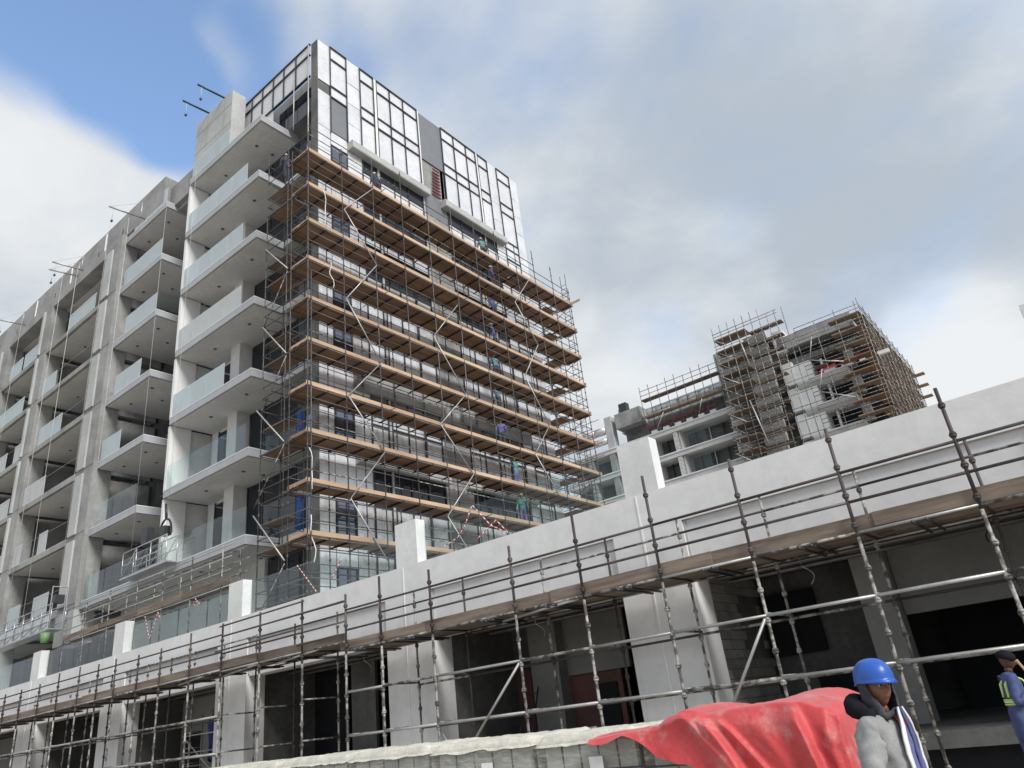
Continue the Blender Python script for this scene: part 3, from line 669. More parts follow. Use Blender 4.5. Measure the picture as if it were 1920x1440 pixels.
for i, (x, ya, za, xb, yb, zb_, l) in enumerate(((-39.0, 16.7, 32.75, -39.0, 14.5, 32.55, 'pale roof davit over the second balcony stack'), (-47.3, 16.7, 33.1, -47.3, 14.6, 32.9, 'upper of the paired pale davits on the concrete parapet'), (-47.7, 16.7, 32.8, -47.7, 14.6, 32.5, 'lower of the paired pale davits on the concrete parapet'),
                                           (-57.2, 16.7, 33.2, -57.2, 14.8, 33.0, 'thin davit farthest along the concrete parapet'), (-32.2, 17.0, 36.75, -32.2, 15.1, 36.55, 'dark timber beam on the outer end of the roof pier'), (-30.6, 17.0, 36.8, -30.6, 15.1, 36.6, 'dark timber beam near the middle of the roof pier'))):
    t = thing('roof_davit', l, 'davit', (x, ya, za)); dk = i > 3
    tb('beam', 'frame' if dk else 'galv', t, (x, ya, za), (xb, yb, zb_), .06 if dk else .055)
    tb('hanger', 'rope', t, (xb, yb+.25, zb_), (xb, yb+.25, zb_-.9), .015)
    obj('pulley', MB().tube((xb-.05, yb+.25, zb_-.95), (xb+.05, yb+.25, zb_-.95), .07, 10), 'frame', t)
    if not dk: tb('upright', 'galv', t, (xb, ya-.3, za), (xb, ya-.3, za+1.1), .035); tb('stay', 'rope', t, (xb, ya-.3, za+1.1), (xb, yb, zb_), .01)
def stripe_tape(label, pts, r=.013):
    t = thing('hazard_tape', label, 'tape', pts[0])
    n = 0
    for a, b in zip(pts[:-1], pts[1:]):
        a = V(a); b = V(b); k = max(1, int((b-a).length/.08))
        for i in range(k): tb('tape_stripe', 'redt' if (n+i) % 2 else 'tape', t, a+(b-a)*(i/k), a+(b-a)*((i+1)/k), r, 5)
        n += k
def pp(*ps, y=14.68): return [onY(a, b, y) for a, b in ps]
stripe_tape('striped tape drooping in two folds in front of the yellow-helmeted worker', pp((886, 948), (920, 985), (953, 999), (930, 975), (897, 1008), (893, 1014)))
stripe_tape('striped tape hanging slack from the glass near the square white pier', pp((832, 1025), (858, 1008), (872, 985), (884, 950)))
stripe_tape('long striped tape stretched from the glass top down to the terrace corner', pp((557, 1060), (595, 1112)))
stripe_tape('striped tape strung down beside the foil wall above the parapet', pp((640, 1048), (622, 1085)), .016)
stripe_tape('bunched striped tape on the terrace glass near the walkway', pp((272, 1156), (280, 1198), (296, 1148), (300, 1160)))
stripe_tape('striped tape knot tied to the walkway handrail', pp((366, 1122), (374, 1132), (362, 1135), (372, 1125)))
# ------------------------------------------------------------------ far building under construction
YB = 90.0
fb = thing('far_building', 'distant unfinished apartment block with grey slabs seen beyond the white parapet', 'building', (-30, 95, 0))
def bX(px): return onY(px, 760.8+(1372.8-px)*.345, YB).x
def bZ(px, z): return xat(px, YB, z)
BL = [43.0, 39.55, 36.04, 32.5, 28.97, 25.45]
xa, xb, xc, xd, xe = bX(1128), bX(1222), bX(1372), bZ(1466, 41), bZ(1612, 41.3)
def far_slab(x0, x1, z, y0=YB, t=.75, mat='farslab', bulge=False):
    if bulge:
        pr = [(y0+.5, z-1.05), (y0+.1, z-.75), (y0-.12, z-.35), (y0-.1, z), (y0+3, z), (y0+3, z-1.05)]
        o = obj('floor_slab', MB().prism(pr, 'x', x0, x1), mat, fb)
    else: o = bx('floor_slab', mat, fb, x0, x1, y0, y0+3, z-t, z)
    bx('slab_edge', 'edge', o, x0, x1, y0-.13, y0-.101 if bulge else y0-.003, z-.16, z+.02)
    return o
# left part
for z in BL[2:]: far_slab(bX(1060), xc+.4, z)
for i, (zt, z) in enumerate(zip(BL[2:-1], BL[3:])):
    zt -= .75
    bx('rear_wall', 'conc_d', fb, bX(1060), xc, YB+2.9, YB+3.1, z, zt)
    bx('column', 'white', fb, bX(1210), bX(1220), YB+.05, YB+2.9, z, zt)
    for px in (1258, 1364):
        w = bX(px+8)-bX(px) if px < 1300 else bX(px+22)-bX(px)
        c = bx('column', 'conc_l', fb, bX(px), bX(px)+w, YB+.15, YB+2.9, z, zt)
        zz = z+.02
        r = 0
        while zz < zt-.2:
            xx = bX(px)-(.25 if r % 2 else 0)
            while xx < bX(px)+w-.05:
                q0 = max(xx, bX(px)); q1 = min(xx+.58, bX(px)+w)
                if q1-q0 > .08: bx('block', 'whiteblock', c, q0, q1-.04, YB+.06, YB+.152, zz, zz+.26)
                xx += .6
            zz += .3; r += 1
    for px in (1232, 1285, 1310, 1335): bx('window_mullion', 'frame' if px != 1310 else 'white', fb, bX(px), bX(px)+.1, YB+2.6, YB+2.8, z, zt)
    bx('fin_wall', 'soffit', fb, bX(1267), bX(1269), YB+.3, YB+2.9, z, zt)
    for px in (1140, 1100): bx('column', 'conc', fb, bX(px), bX(px)+.9, YB+.1, YB+1, z, zt)
    bx('dust_sheet', 'glass', fb, bX(1275), bX(1310), YB+1.2, YB+1.22, z+.6, zt)
bx('roof_block', 'conc', fb, bX(1160), bX(1208), YB+.2, YB+4, 38.6, 40.9); bx('roof_block', 'conc_d', fb, bX(1165), bX(1208), YB+2, YB+4, 36.1, 38.6)
bx('roof_column', 'conc_l', fb, bX(1140), bX(1152), YB+.2, YB+1.6, 36.05, 41); bx('roof_block', 'conc_l', fb, bX(1135), bX(1152), YB+6, YB+9, 40, 44)
bx('roof_plant', 'frame', fb, bX(1166), bX(1180), YB+1, YB+2, 40.9, 42.6)
bx('stair_block', 'conc', fb, bZ(1333, 43), bZ(1362, 43), YB+1.4, YB+6, 36.1, 44.6)
for k in range(7):                                                  # silver wrapped parapet rolls
    w_ = (bZ(1354, 39)-bZ(1212, 39))/7; a = bZ(1212, 39)+k*w_; b = a+w_-.06
    for zz, r in ((39.5, .62), (38.4, .35)):
        obj('foil_roll', MB().tube((a, YB+.5, zz), (b, YB+.5, zz), r, 12), 'foilo', fb, True)
bx('recess_wall', 'conc_d', fb, bX(1208), xc, YB+2, YB+2.2, 36.1, 39)
for px in range(1080, 1140, 20):
    obj('foil_roll', MB().tube((bX(px), YB+.5, 39.2), (bX(px+19), YB+.5, 39.2), .6, 12), 'foilo', fb, True); obj('foil_roll', MB().tube((bX(px), YB+.5, 37.6), (bX(px+19), YB+.5, 37.6), .5, 12), 'foilo', fb, True)
for px in range(1216, 1345, 22):
    p = bx('prop_beam', 'maroon', fb, bX(px), bX(px+20), YB+.1, YB+.4, 36.9, 37.25); bx('pack', 'white', fb, bX(px+6), bX(px+17), YB-.05, YB+.3, 36.08, 36.45)
    bx('prop', 'maroon', fb, bX(px+2), bX(px+4), YB+.1, YB+.4, 36.05, 36.9)
# middle stair bay with pale curved balcony fronts
bx('stair_core', 'conc_d', fb, xc+.4, xd, YB+2.6, YB+8, 20, 44.3)
for i in range(11):
    z = 43.6-1.75*i; xl = bZ(1396+5*i, z); xr = bZ(1436+5*i, z)
    obj('curved_front', MB().prism([(YB+.1, z-.2), (YB-.1, z), (YB-.1, z+.8), (YB+.35, z+1.15), (YB+.6, z+1.15), (YB+.6, z-.2)], 'x', xl, xr), 'farslab', fb)
    if i % 2: bx('window', 'glassd', fb, xr-.2, xr+1.2, YB+.7, YB+.75, z-.3, z+1.3)
for i in range(5): bx('pier_wall', 'white', fb, bZ(1450, 42), bZ(1470, 42), YB+.2, YB+2.6, 39.6-3.53*i+(1.2 if i == 0 else 0), 42.6-3.53*i+(1.2 if i == 0 else 0))
# right part
for z in BL[2:]: far_slab(xd+.6, bX(1588), z, bulge=True)
for zt, z in zip(BL[1:-1], BL[2:]):
    zt -= 1.05
    bx('rear_wall', 'black', fb, xd, xe, YB+3, YB+3.2, z, zt)
    bx('pier_wall', 'white', fb, xd+.3, xd+2.7, YB+.25, YB+2.9, z, zt)
    bx('window_mullion', 'white', fb, bX(1541), bX(1541)+.28, YB+1.2, YB+1.5, z, zt); bx('column', 'conc', fb, xe-3.2, xe-2.2, YB+.6, YB+1.6, z, zt)
    for px in (1490, 1520): bx('window_mullion', 'frame', fb, bX(px), bX(px)+.12, YB+2.6, YB+2.8, z, zt)
bx('roof_beam', 'conc', fb, xd-.5, xe-1, YB+.2, YB+1, 40.9, 42.7); bx('roof_slab', 'conc_d', fb, xd, xe-1, YB+1, YB+26, 40.6, 41.2); bx('roof_beam', 'conc_d', fb, xd, xe-1, YB+1, YB+3, 38.9, 39.7)
bx('core_wall', 'conc_d', fb, xd, xe-1.2, YB+3.3, YB+26, 15, 40.5); bx('core_wall', 'conc_d', fb, bX(1060), xc, YB+3.2, YB+20, 15, 36)
for k in range(4): 
    bx('prop_beam', 'maroon', fb, xd+3+k*2.0, xd+4.6+k*2.0, YB+1, YB+1.4, 37.2+.2*(k % 2), 37.6+.2*(k % 2)); bx('pack', 'white', fb, xd+4+k*2.1, xd+5.3+k*2.1, YB+.3, YB+.7, 36.06, 36.5)
obj('red_sheet', MB().prism([(xd+3.0, 36.1), (xd+5.6, 36.1), (xd+5.4, 37.2), (xd+3.6, 37.0)], 'y', YB+.8, YB+.95), 'redt', fb)
# its scaffolds
fs = thing('far_scaffold', 'dense weathered scaffold climbing the distant building', 'scaffold', (-15, 89, 0))
def FT(p, q, m='tubeg', r=.05, n='tube'): tb(n, m, fs, p, q, r, 5)
# roof walkway over the left part
for a, b in ((1210, 1258), (1258, 1305), (1305, 1352)):
    A_, B_ = bZ(a, 40.8), bZ(b, 40.8)
    bx('deck_board', 'old', fs, A_, B_-.05, YB-1.2, YB-.1, 40.8, 40.95)
    for z in (41.5, 42.2): FT((A_, YB-1.2, z), (B_, YB-1.2, z), 'tubeg', .045, 'guard_rail')
    FT((A_, YB-1.2, 38.4), (B_, YB-1.2, 38.4), 'galv', .05, 'ledger'); bx('deck_board', 'oldy', fs, A_, B_-.05, YB-1.2, YB-.2, 38.2, 38.33)
for px in range(1210, 1356, 16): FT((bZ(px, 41), YB-1.2, 36 if px % 3 else 38), (bZ(px, 41), YB-1.2, 42.9 if px % 3 else 42.3), 'tube', .045, 'standard')
FT((bX(1240), YB-1.1, 36.2), (bX(1258), YB-1.1, 38.3), 'galv', .06, 'brace'); FT((bX(1318), YB-1.1, 36.2), (bX(1330), YB-1.1, 38.3), 'galv', .06, 'brace')
for px in range(1060, 1140, 16):
    FT((bX(px), YB-1.2, 30), (bX(px), YB-1.2, 41.5), 'tube', .045, 'standard')
for z in (35, 37, 39, 40.5): FT((bX(1060), YB-1.2, z), (bX(1140), YB-1.2, z), 'tube', .045, 'ledger')
# middle tower
for i in range(12):
    z = 44.6-1.75*i; l = bZ(1352+4.6*i, z); r = bZ(1470+2.6*i, z)
    bx('deck_board', 'old' if i % 2 else 'oldy', fs, l, (l+r)/2-.03, YB-2.4, YB-.2, z, z+.12); bx('deck_board', 'old', fs, (l+r)/2, r, YB-1.3, YB-.2, z-.25, z-.13)
    FT((l, YB-2.4, z+.9), (r, YB-2.4, z+.9), 'tubeg', .045, 'guard_rail'); FT((l, YB-2.4, z+.45), (r, YB-2.4, z+.45), 'tubeg', .045, 'guard_rail')
    FT((l+.2, YB-2.45, z), (l+2.2, YB-2.45, z-1.7), 'galv' if i % 3 == 0 else 'tubeg', .06, 'brace')
for px in range(1352, 1480, 14): FT((bZ(px, 45), YB-2.4, 24), (bZ(px, 45), YB-2.4, 46.6 if px < 1450 else 45.6), 'tubeg', .05, 'standard')
FT((bZ(1398, 44), YB-2.5, 44), (bZ(1420, 39.5), YB-2.5, 39.5), 'galv', .08, 'brace'); FT((bZ(1420, 35), YB-2.5, 35), (bZ(1455, 29), YB-2.5, 29), 'galv', .08, 'brace')
# right corner, wrapping back along the side
xs0, xs1 = xe-3.4, xe+.4
for i in range(10):
    z = 41.4-1.77*i; m = 'ply' if i in (3, 4, 6) else 'oldy'
    for k in range(2): bx('deck_board', m, fs, xs0+k*1.9, xs0+k*1.9+1.85, YB-1.6, YB-.3, z, z+.13)
    for k in range(6): bx('deck_board', m if k < 3 else 'oldy', fs, xs1-1.3, xs1+.1, YB-.25+k*4.6, YB+4.2+k*4.6, z, z+.13)
    for dz in (.5, 1.0):
        FT((xs0-4, YB-1.6, z+dz), (xs1, YB-1.6, z+dz), 'tubeg', .045, 'guard_rail'); FT((xs1+.1, YB-1.6, z+dz), (xs1+.1, YB+27, z+dz), 'tubeg', .045, 'guard_rail')
    FT((xs0-9, YB-.9, z), (xs0, YB-1.0, z), 'tubeg', .045, 'ledger')
    bx('end_board', 'oldy', fs, xs1-1.3, xs1+1.3, YB+27.2, YB+28.4, z, z+.13)
    for k in range(3): FT((xs1+.15, YB+k*9, z), (xs1+.15, YB+k*9+4, z-1.7), 'galv', .05, 'brace')
for k in range(11): FT((xs1+.1, YB-1.6+k*2.9, 22), (xs1+.1, YB-1.6+k*2.9, 43.2), 'tubeg', .05, 'standard')
for k in range(4): FT((xs0-4+k*2.5, YB-1.6, 22), (xs0-4+k*2.5, YB-1.6, 42.9 if k > 1 else 42.3), 'tubeg', .045, 'standard')
ZZ = [40.5, 37.6, 36.0, 33.4, 31.3]
for k in range(4):
    a, b = (xs0-2.2, xs0-3.2) if k % 2 == 0 else (xs0-3.2, xs0+.4)
    FT((a, YB-1.7, ZZ[k]), (b, YB-1.7, ZZ[k+1]), 'galv', .07, 'brace')
# ------------------------------------------------------------------ wrapped block pallets in the foreground
def wrapm():
    m = bpy.data.materials.new('plastic_wrap'); m.use_nodes = True; t = m.node_tree; t.nodes.clear(); k = NG(t)
    o = k.n('ShaderNodeOutputMaterial'); tr = k.n('ShaderNodeBsdfTransparent'); b = k.n('ShaderNodeBsdfPrincipled')
    b.inputs['Base Color'].default_value = (.62, .61, .55, 1); b.inputs['Roughness'].default_value = .28
    geo = k.n('ShaderNodeNewGeometry'); nz = k.noise(k.mapv(geo.outputs['Position'], (2, 2, 9)), 2.2, 6, .65, 1.2)
    bn = k.n('ShaderNodeBump'); bn.inputs['Strength'].default_value = .6; bn.inputs['Distance'].default_value = .03; k.l(nz, bn.inputs['Height']); k.l(bn.outputs[0], b.inputs['Normal'])
    mx = k.n('ShaderNodeMixShader'); k.l(k.rng(nz, .35, .8, .12, .6), mx.inputs[0]); k.l(tr.outputs[0], mx.inputs[1]); k.l(b.outputs[0], mx.inputs[2]); k.l(mx.outputs[0], o.inputs[0]); return m
M['wrap'] = wrapm()
M['wraptop'] = pm('crumpled_top_sheet', (.66, .63, .54), .45, var=.12, sc=5, bump=.6, bsc=22)
def pallet(x0, x1, y0, y1, h, label, card=True):
    t = thing('block_pallet', label, 'pallet', ((x0+x1)/2, (y0+y1)/2, 0), 'wrapped block pallets in a row')
    for k in range(5): bx('pallet_slat', 'pallet', t, x0+.02, x1-.02, y0+(y1-y0)*k/5+.02, y0+(y1-y0)*(k+1)/5-.05, .1, .13)
    for k in range(3): bx('pallet_bearer', 'pallet', t, x0+.05+(x1-x0-.2)*k/2, x0+.15+(x1-x0-.2)*k/2, y0+.02, y1-.02, 0, .1)
    n = 5; w = (x1-x0-.06)/n; rows = 4; hh = (h-.16)/rows
    for r in range(rows):
        for k in range(n):
            for d in range(2):
                dy = (y1-y0-.06)/2
                bx('paving_block', 'tile', t, x0+.03+w*k+.012, x0+.03+w*(k+1)-.012, y0+.03+dy*d+.006, y0+.03+dy*(d+1)-.006, .14+hh*r+.01, .14+hh*(r+1)-.01)
    # wrap: four lumpy walls, crumpled top sheet
    def sheet(name, P, nu, nv, amp, mat):
        mb = MB()
        for j in range(nv+1):
            for i in range(nu+1):
                p, nrm = P(i/nu, j/nv); a = noise.noise(p*5.1)+.6*noise.noise(p*13)
                mb.v.append(tuple(p+nrm*(amp*a)))
        for j in range(nv):
            for i in range(nu): b = j*(nu+1)+i; mb.f.append([b, b+1, b+nu+2, b+nu+1])
        return obj(name, mb, mat, t, True)
    ex = .02
    sheet('wrap_side', lambda u, v: (V((x0-ex+(x1-x0+2*ex)*u, y0-ex, .1+(h-.1)*v)), V((0, -1, 0))), 26, 18, .008, 'wrap')
    sheet('wrap_side', lambda u, v: (V((x1+ex, y0-ex+(y1-y0+2*ex)*u, .1+(h-.1)*v)), V((1, 0, 0))), 20, 14, .008, 'wrap')
    sheet('wrap_side', lambda u, v: (V((x0-ex, y0-ex+(y1-y0+2*ex)*u, .1+(h-.1)*v)), V((-1, 0, 0))), 20, 14, .008, 'wrap')
    def top(u, v):
        e = min(u, 1-u, v, 1-v); z = h+.005-(.09*max(0, .06-e)/.06)
        return V((x0-ex*1.6+(x1-x0+3.2*ex)*u, y0-ex*1.7+(y1-y0+3*ex)*v, z)), V((0, 0, 1))
    sheet('top_sheet', top, 40, 30, .016, 'wraptop')
    bx('stack_core', 'black', t, x0+.05, x1-.05, y0+.05, y1-.05, .15, h-.03)
    if card: bx('label_card', 'card', t, (x0+x1)/2-.06+.1, (x0+x1)/2+.08+.1, y0-.045, y0-.041, h-.42, h-.19)
    for zz in (h-.3, h-.75): bx('strap', 'frame', t, x0-.03, x1+.03, y0-.034, y0-.03, zz, zz+.014)
PLX = [(-4.62, -3.58, 1.45, 'wrapped block pallet whose end lies under the red tarp edge'), (-5.98, -4.72, 1.475, 'wrapped block pallet next but one to the red tarp'), (-7.28, -6.06, 1.49, 'third wrapped block pallet counted from the red tarp'), (-8.6, -7.36, 1.5, 'fourth wrapped block pallet counted from the red tarp'), (-9.9, -8.68, 1.5, 'fifth wrapped block pallet counted from the red tarp'), (-11.2, -9.98, 1.5, 'last wrapped block pallet farthest from the red tarp')]
for a, b, h, l in PLX: pallet(a, b, 6.0, 7.1, h, l)
pallet(-3.5, -2.35, 6.0, 7.1, 1.44, 'wrapped block pallet mostly hidden beneath the draped red tarp', False)
# ------------------------------------------------------------------ red tarpaulin
def tarpm():
    m = pm('red_tarp', (.62, .07, .075), .5, col2=(.47, .04, .045), sc=1.6, bump=.35, bsc=14, spec=.35, fac=(.35, .7))
    k = NG(m.node_tree); b = m.node_tree.nodes['Principled BSDF']; geo = k.n('ShaderNodeNewGeometry')
    src = b.inputs['Base Color'].links[0].from_socket
    dust = k.rng(k.noise(geo.outputs['Position'], 3.5, 7, .65), .5, .72, 0, .5)
    k.l(k.mix(dust, src, (.66, .4, .36, 1)), b.inputs['Base Color'])
    nrm = k.n('ShaderNodeSeparateXYZ'); k.l(geo.outputs['Normal'], nrm.inputs[0])
    b.inputs['Sheen Weight'].default_value = .25
    return m
M['tarp'] = tarpm()
def tarp_point(u, v):          # u along the row (0 left .. 1 right), v from the back edge over the top and down the front
    x = -3.98 + 2.13*min(u, .9)/.9 + .05*math.sin(max(0, u-.9)*15.7)
    pk = [(0, 1.43), (.15, 1.455), (.27, 1.475), (.34, 1.54), (.39, 1.575), (.43, 1.565), (.48, 1.515), (.6, 1.53), (.73, 1.55), (.79, 1.54), (.86, 1.49), (.9, 1.42), (1, 1.42)]
    for (a, za), (b, zb) in zip(pk[:-1], pk[1:]):
        if a <= u <= b: q = (u-a)/(b-a); q = q*q*(3-2*q); ztop = za+(zb-za)*q; break
    side = max(0, u-.9)/.1
    ztop -= 1.1*side**1.3
    front = 5.94-.04*u
    drop = min(1.3, .03 + max(0, x+3.62)*.62 + .03*math.sin(u*23))
    if u > .9: drop = max(.15, ztop-.12)
    if v < .42:
        q = v/.42; y = 7.25-(7.25-front)*q
        z = ztop-.3*max(0, .12-q)/.12 - .03*q**4 + .012*math.sin(x*6+y*4)
        if .3 < u < .5: z -= .05*(1-q)*math.sin((u-.3)/.2*3.14)
        nrm = V((0, 0, 1))
    else:
        q = (v-.42)/.58; s = drop*q
        z = ztop-.03-s; y = front-.04*math.sin(min(1, q*5)*1.57)-.06*q
        nrm = V((0, -1, .15))
        fold = .0
        for c, sl, wd, am in ((.46, .2, .03, .10), (.5, .3, .018, .05), (.77, .13, .022, .09), (.36, .3, .05, .05), (.62, .2, .06, .03), (.86, .05, .02, .04)):
            dd = (u-(c+sl*q))/wd; dd = dd*(.6 if dd < 0 else 1.8); fold += am*math.exp(-abs(dd)**1.5)*min(1, .25+q*5)
        y -= fold
    p = V((x, y, z)); a = noise.noise(p*2.4)*.016+noise.noise(V((p.x*6, p.y*6, p.z*3)))*.007+abs(noise.noise(V((p.x*9+p.z*7, p.y*5, p.z*4))))*.008
    return p+nrm*a
mb = MB(); NU, NV = 170, 120
for j in range(NV+1):
    for i in range(NU+1): mb.v.append(tuple(tarp_point(i/NU, j/NV)))
for j in range(NV):
    for i in range(NU): b = j*(NU+1)+i; mb.f.append([b, b+NU+1, b+NU+2, b+1])
tag(obj('tarpaulin', mb, 'tarp', None, True), 'dusty red tarpaulin draped in folds over the wrapped pallets', 'tarpaulin')
# boards under the tarp carrying its peaks
hp = thing('covered_stack', 'stack of boards lying on the pallet beneath the red tarp', 'boards', (-2.6, 6.5, 1.45))
for k in range(3): bx('board', 'old', hp, -3.1, -2.3, 6.2+.25*k, 6.42+.25*k, 1.45, 1.47)
# ------------------------------------------------------------------ people
def skinm(name, col): return pm(name, col, .5, var=.12, sc=9, bump=.1, bsc=60)
M['skin'] = skinm('brown_skin', (.23, .11, .07)); M['skin2'] = skinm('dark_skin', (.1, .05, .032))
M['grey'] = pm('grey_marl_fleece', (.34, .345, .34), .95, col2=(.27, .275, .27), sc=7, bump=.5, bsc=9, spec=.15)
M['navy'] = pm('blue_work_cloth', (.1, .12, .26), .9, var=.2, sc=4, bump=.6, bsc=11, spec=.15)
M['shirt'] = pm('violet_blue_shirt', (.16, .16, .36), .9, var=.18, sc=4, bump=.5, bsc=16, spec=.15)
M['blk'] = pm('black_cloth', (.018, .018, .024), .95, var=.2, sc=5, bump=.5, bsc=14, spec=.1)
M['scarf'] = pm('grey_scarf', (.1, .1, .115), .95, col2=(.05, .05, .06), sc=14, bump=.7, bsc=30, spec=.1)
M['boot'] = pm('boot', (.05, .035, .025), .7)
M['eye'] = pm('eye_dark', (.02, .015, .012), .2); M['lip'] = pm('lip', (.16, .055, .045), .5); M['eyew'] = pm('eye_white', (.45, .42, .38), .3)
M['hair'] = pm('black_hair', (.012, .01, .01), .7, sc=20, bump=.6, bsc=80)
M['hblue'] = pm('blue_helmet', (.02, .1, .45), .34, col2=(.04, .11, .36), sc=9, bump=.08, bsc=70, spec=.5, fac=(.5, .8))
M['hyel'] = pm('yellow_helmet', (.7, .42, .03), .35); M['hwht'] = pm('white_helmet', (.7, .7, .68), .4)
M['hiv'] = pm('hi_vis_band', (.55, .75, .12), .5); M['refl'] = pm('reflective_strip', (.75, .76, .74), .35)
M['teal'] = pm('teal_vest', (.12, .3, .28), .8, var=.2); M['trow'] = pm('dark_trousers', (.05, .055, .085), .9, var=.2, bump=.4)
M['redsc'] = pm('red_neckcloth', (.28, .05, .04), .9)
def head_geo(c, fwd, up, s=1.0):
    side = fwd.cross(up).normalized(); v = []; f = []; mt = []; NT, NP = 40, 30
    for i in range(NP+1):
        ph = math.pi*i/NP
        for j in range(NT):
            th = 2*math.pi*j/NT; x = math.sin(ph)*math.cos(th); y = math.sin(ph)*math.sin(th); z = math.cos(ph)
            ax = .076*(1-.30*max(0, -z)**1.6 + .02*max(0, z)); X = x*ax
            Y = y*(.098 if y > 0 else .1); Z = z*.118
            if y < 0 and z < -.2: Y *= 1-.55*(-z-.2)
            if y > 0:
                G = lambda gx, gz, sx, sz, a: a*math.exp(-((x-gx)/sx)**2-((z-gz)/sz)**2)
                Y += G(0, -.22, .13, .13, .021)+G(0, -.02, .09, .2, .013)+G(0, .22, .5, .1, .008)
                Y -= G(.36, .06, .2, .13, .012)+G(-.36, .06, .2, .13, .012)
                Y += G(0, -.53, .3, .06, .007)+G(0, -.63, .3, .06, .006)-G(0, -.58, .3, .03, .004)
                Y += G(0, -.86, .3, .16, .012)+G(.5, -.2, .22, .25, .006)+G(-.5, -.2, .22, .25, .006)
            v.append(tuple(c+(side*X+fwd*Y+up*Z)*s))
    for i in range(NP):
        for j in range(NT):
            f.append([i*NT+j, (i+1)*NT+j, (i+1)*NT+(j+1) % NT, i*NT+(j+1) % NT])
            zz = math.cos(math.pi*(i+.5)/NP); th = 2*math.pi*(j+.5)/NT; xx = math.sin(math.pi*(i+.5)/NP)*math.cos(th); yy = math.sin(th)
            mt.append('lip' if yy > 0 and abs(xx) < .3 and -.66 < zz < -.52 else 'skin')
    def ball(o, r, m, sx=1):
        b = len(v)
        for i in range(7):
            for j in range(8):
                ph = math.pi*i/6; th = 2*math.pi*j/8
                v.append(tuple(o+(side*(math.sin(ph)*math.cos(th)*r*sx)+fwd*(math.sin(ph)*math.sin(th)*r)+up*(math.cos(ph)*r*(1 if sx == 1 else 1.9)))))
        for i in range(6):
            for j in range(8): f.append([b+i*8+j, b+(i+1)*8+j, b+(i+1)*8+(j+1) % 8, b+i*8+(j+1) % 8]); mt.append(m)
    for d in (-1, 1):
        ball(c+(side*(.028*d)+fwd*.083+up*.007)*s, .0125*s, 'eyew'); ball(c+(side*(.028*d)+fwd*.091+up*.006)*s, .0072*s, 'eye'); ball(c+(side*(.076*d)-fwd*.005-up*.01)*s, .018*s, 'skin', .45)
    return v, f, mt
def helmet(c, fwd, up, mat, parent, s=1.0):
    side = fwd.cross(up).normalized(); mb = MB(); N = 36; R = 12
    for i in range(R+1):
        ph = (math.pi/2)*i/R
        for j in range(N):
            th = 2*math.pi*j/N; cx = math.cos(th); cy = math.sin(th); ridge = .006*math.exp(-(cx/.18)**2)*math.sin(ph)
            X = .112*math.sin(ph)**.9*cx; Y = .138*math.sin(ph)**.9*cy; Z = .125*math.cos(ph)**.85+ridge
            mb.v.append(tuple(c+(side*X+fwd*Y+up*Z)*s))
    for rr, dz in ((1.0, -.012), (1.06, -.02)):
        for j in range(N):
            th = 2*math.pi*j/N; cx = math.cos(th); cy = math.sin(th); e = rr*(1+(.32*max(0, cy)**3 if rr > 1 else 0))
            mb.v.append(tuple(c+(side*(.113*cx*rr)+fwd*(.139*cy*e)+up*(dz-(.012*max(0, cy)**2 if rr > 1 else 0)-(.012*max(0, -cy)))) * s))
    for j in range(N):
        th = 2*math.pi*j/N; cy = math.sin(th); mb.v.append(tuple(c+(side*(.104*math.cos(th))+fwd*(.128*cy)+up*(-.014-.008*max(0, -cy)))*s))
    for i in range(R+3):
        for j in range(N): mb.f.append([i*N+j, i*N+(j+1) % N, (i+1)*N+(j+1) % N, (i+1)*N+j])
    h = obj('helmet', mb, mat, parent, True)
    return h
def body_mesh(J, R, E, segs, headspec, matmap, sub=2):
    idx = {k: i for i, k in enumerate(J)}
    me = bpy.data.meshes.new('tmp'); me.from_pydata([tuple(J[k]) for k in J], [(idx[a], idx[b]) for a, b in E], [])
    o = bpy.data.objects.new('tmp', me); COL.objects.link(o); md = o.modifiers.new('s', 'SKIN'); sb = o.modifiers.new('u', 'SUBSURF'); sb.levels = sub; sb.render_levels = sub
    sv = me.skin_vertices[0].data
    for k, i in idx.items():
        r = R[k]; sv[i].radius = r if isinstance(r, tuple) else (r, r); sv[i].use_root = (k == 'pelvis')
    dg = bpy.context.evaluated_depsgraph_get(); ev = o.evaluated_get(dg); m2 = ev.to_mesh()
    def wr(x):      # cloth creases pushed into the surface
        c = x.co; a = abs(noise.noise(V((c.x*9, c.y*9, c.z*16))))+.5*abs(noise.noise(V((c.x*22+c.z*12, c.y*22, c.z*30)))); return tuple(c+x.normal*(.03*(a-.25)*min(1, max(0, (1.45-c.z)*8))))
    v = [wr(x) if sub > 1 else tuple(x.co) for x in m2.vertices]; f = [list(p.vertices) for p in m2.polygons]
    cen = [V(p.center) for p in m2.polygons]; ev.to_mesh_clear(); bpy.data.objects.remove(o); bpy.data.meshes.remove(me)
    lab = []
    S_ = [(J[a], J[b], l) for a, b, l in segs]
    for c in cen:
        best = None
        for a, b, l in S_:
            d = b-a; t = max(0, min(1, (c-a).dot(d)/max(1e-9, d.length_squared))); q = (c-(a+d*t)).length
            if best is None or q < best[0]: best = (q, l)
        lab.append(best[1])
    hv, hf, hm = head_geo(*headspec); b = len(v); v += hv; f += [[i+b for i in q] for q in hf]; lab += hm
    names = sorted(set(matmap[l] for l in lab)); me = bpy.data.meshes.new('body'); me.from_pydata(v, [], f)
    for n in names: me.materials.append(M[n])
    for p, l in zip(me.polygons, lab): p.material_index = names.index(matmap[l]); p.use_smooth = True
    return me
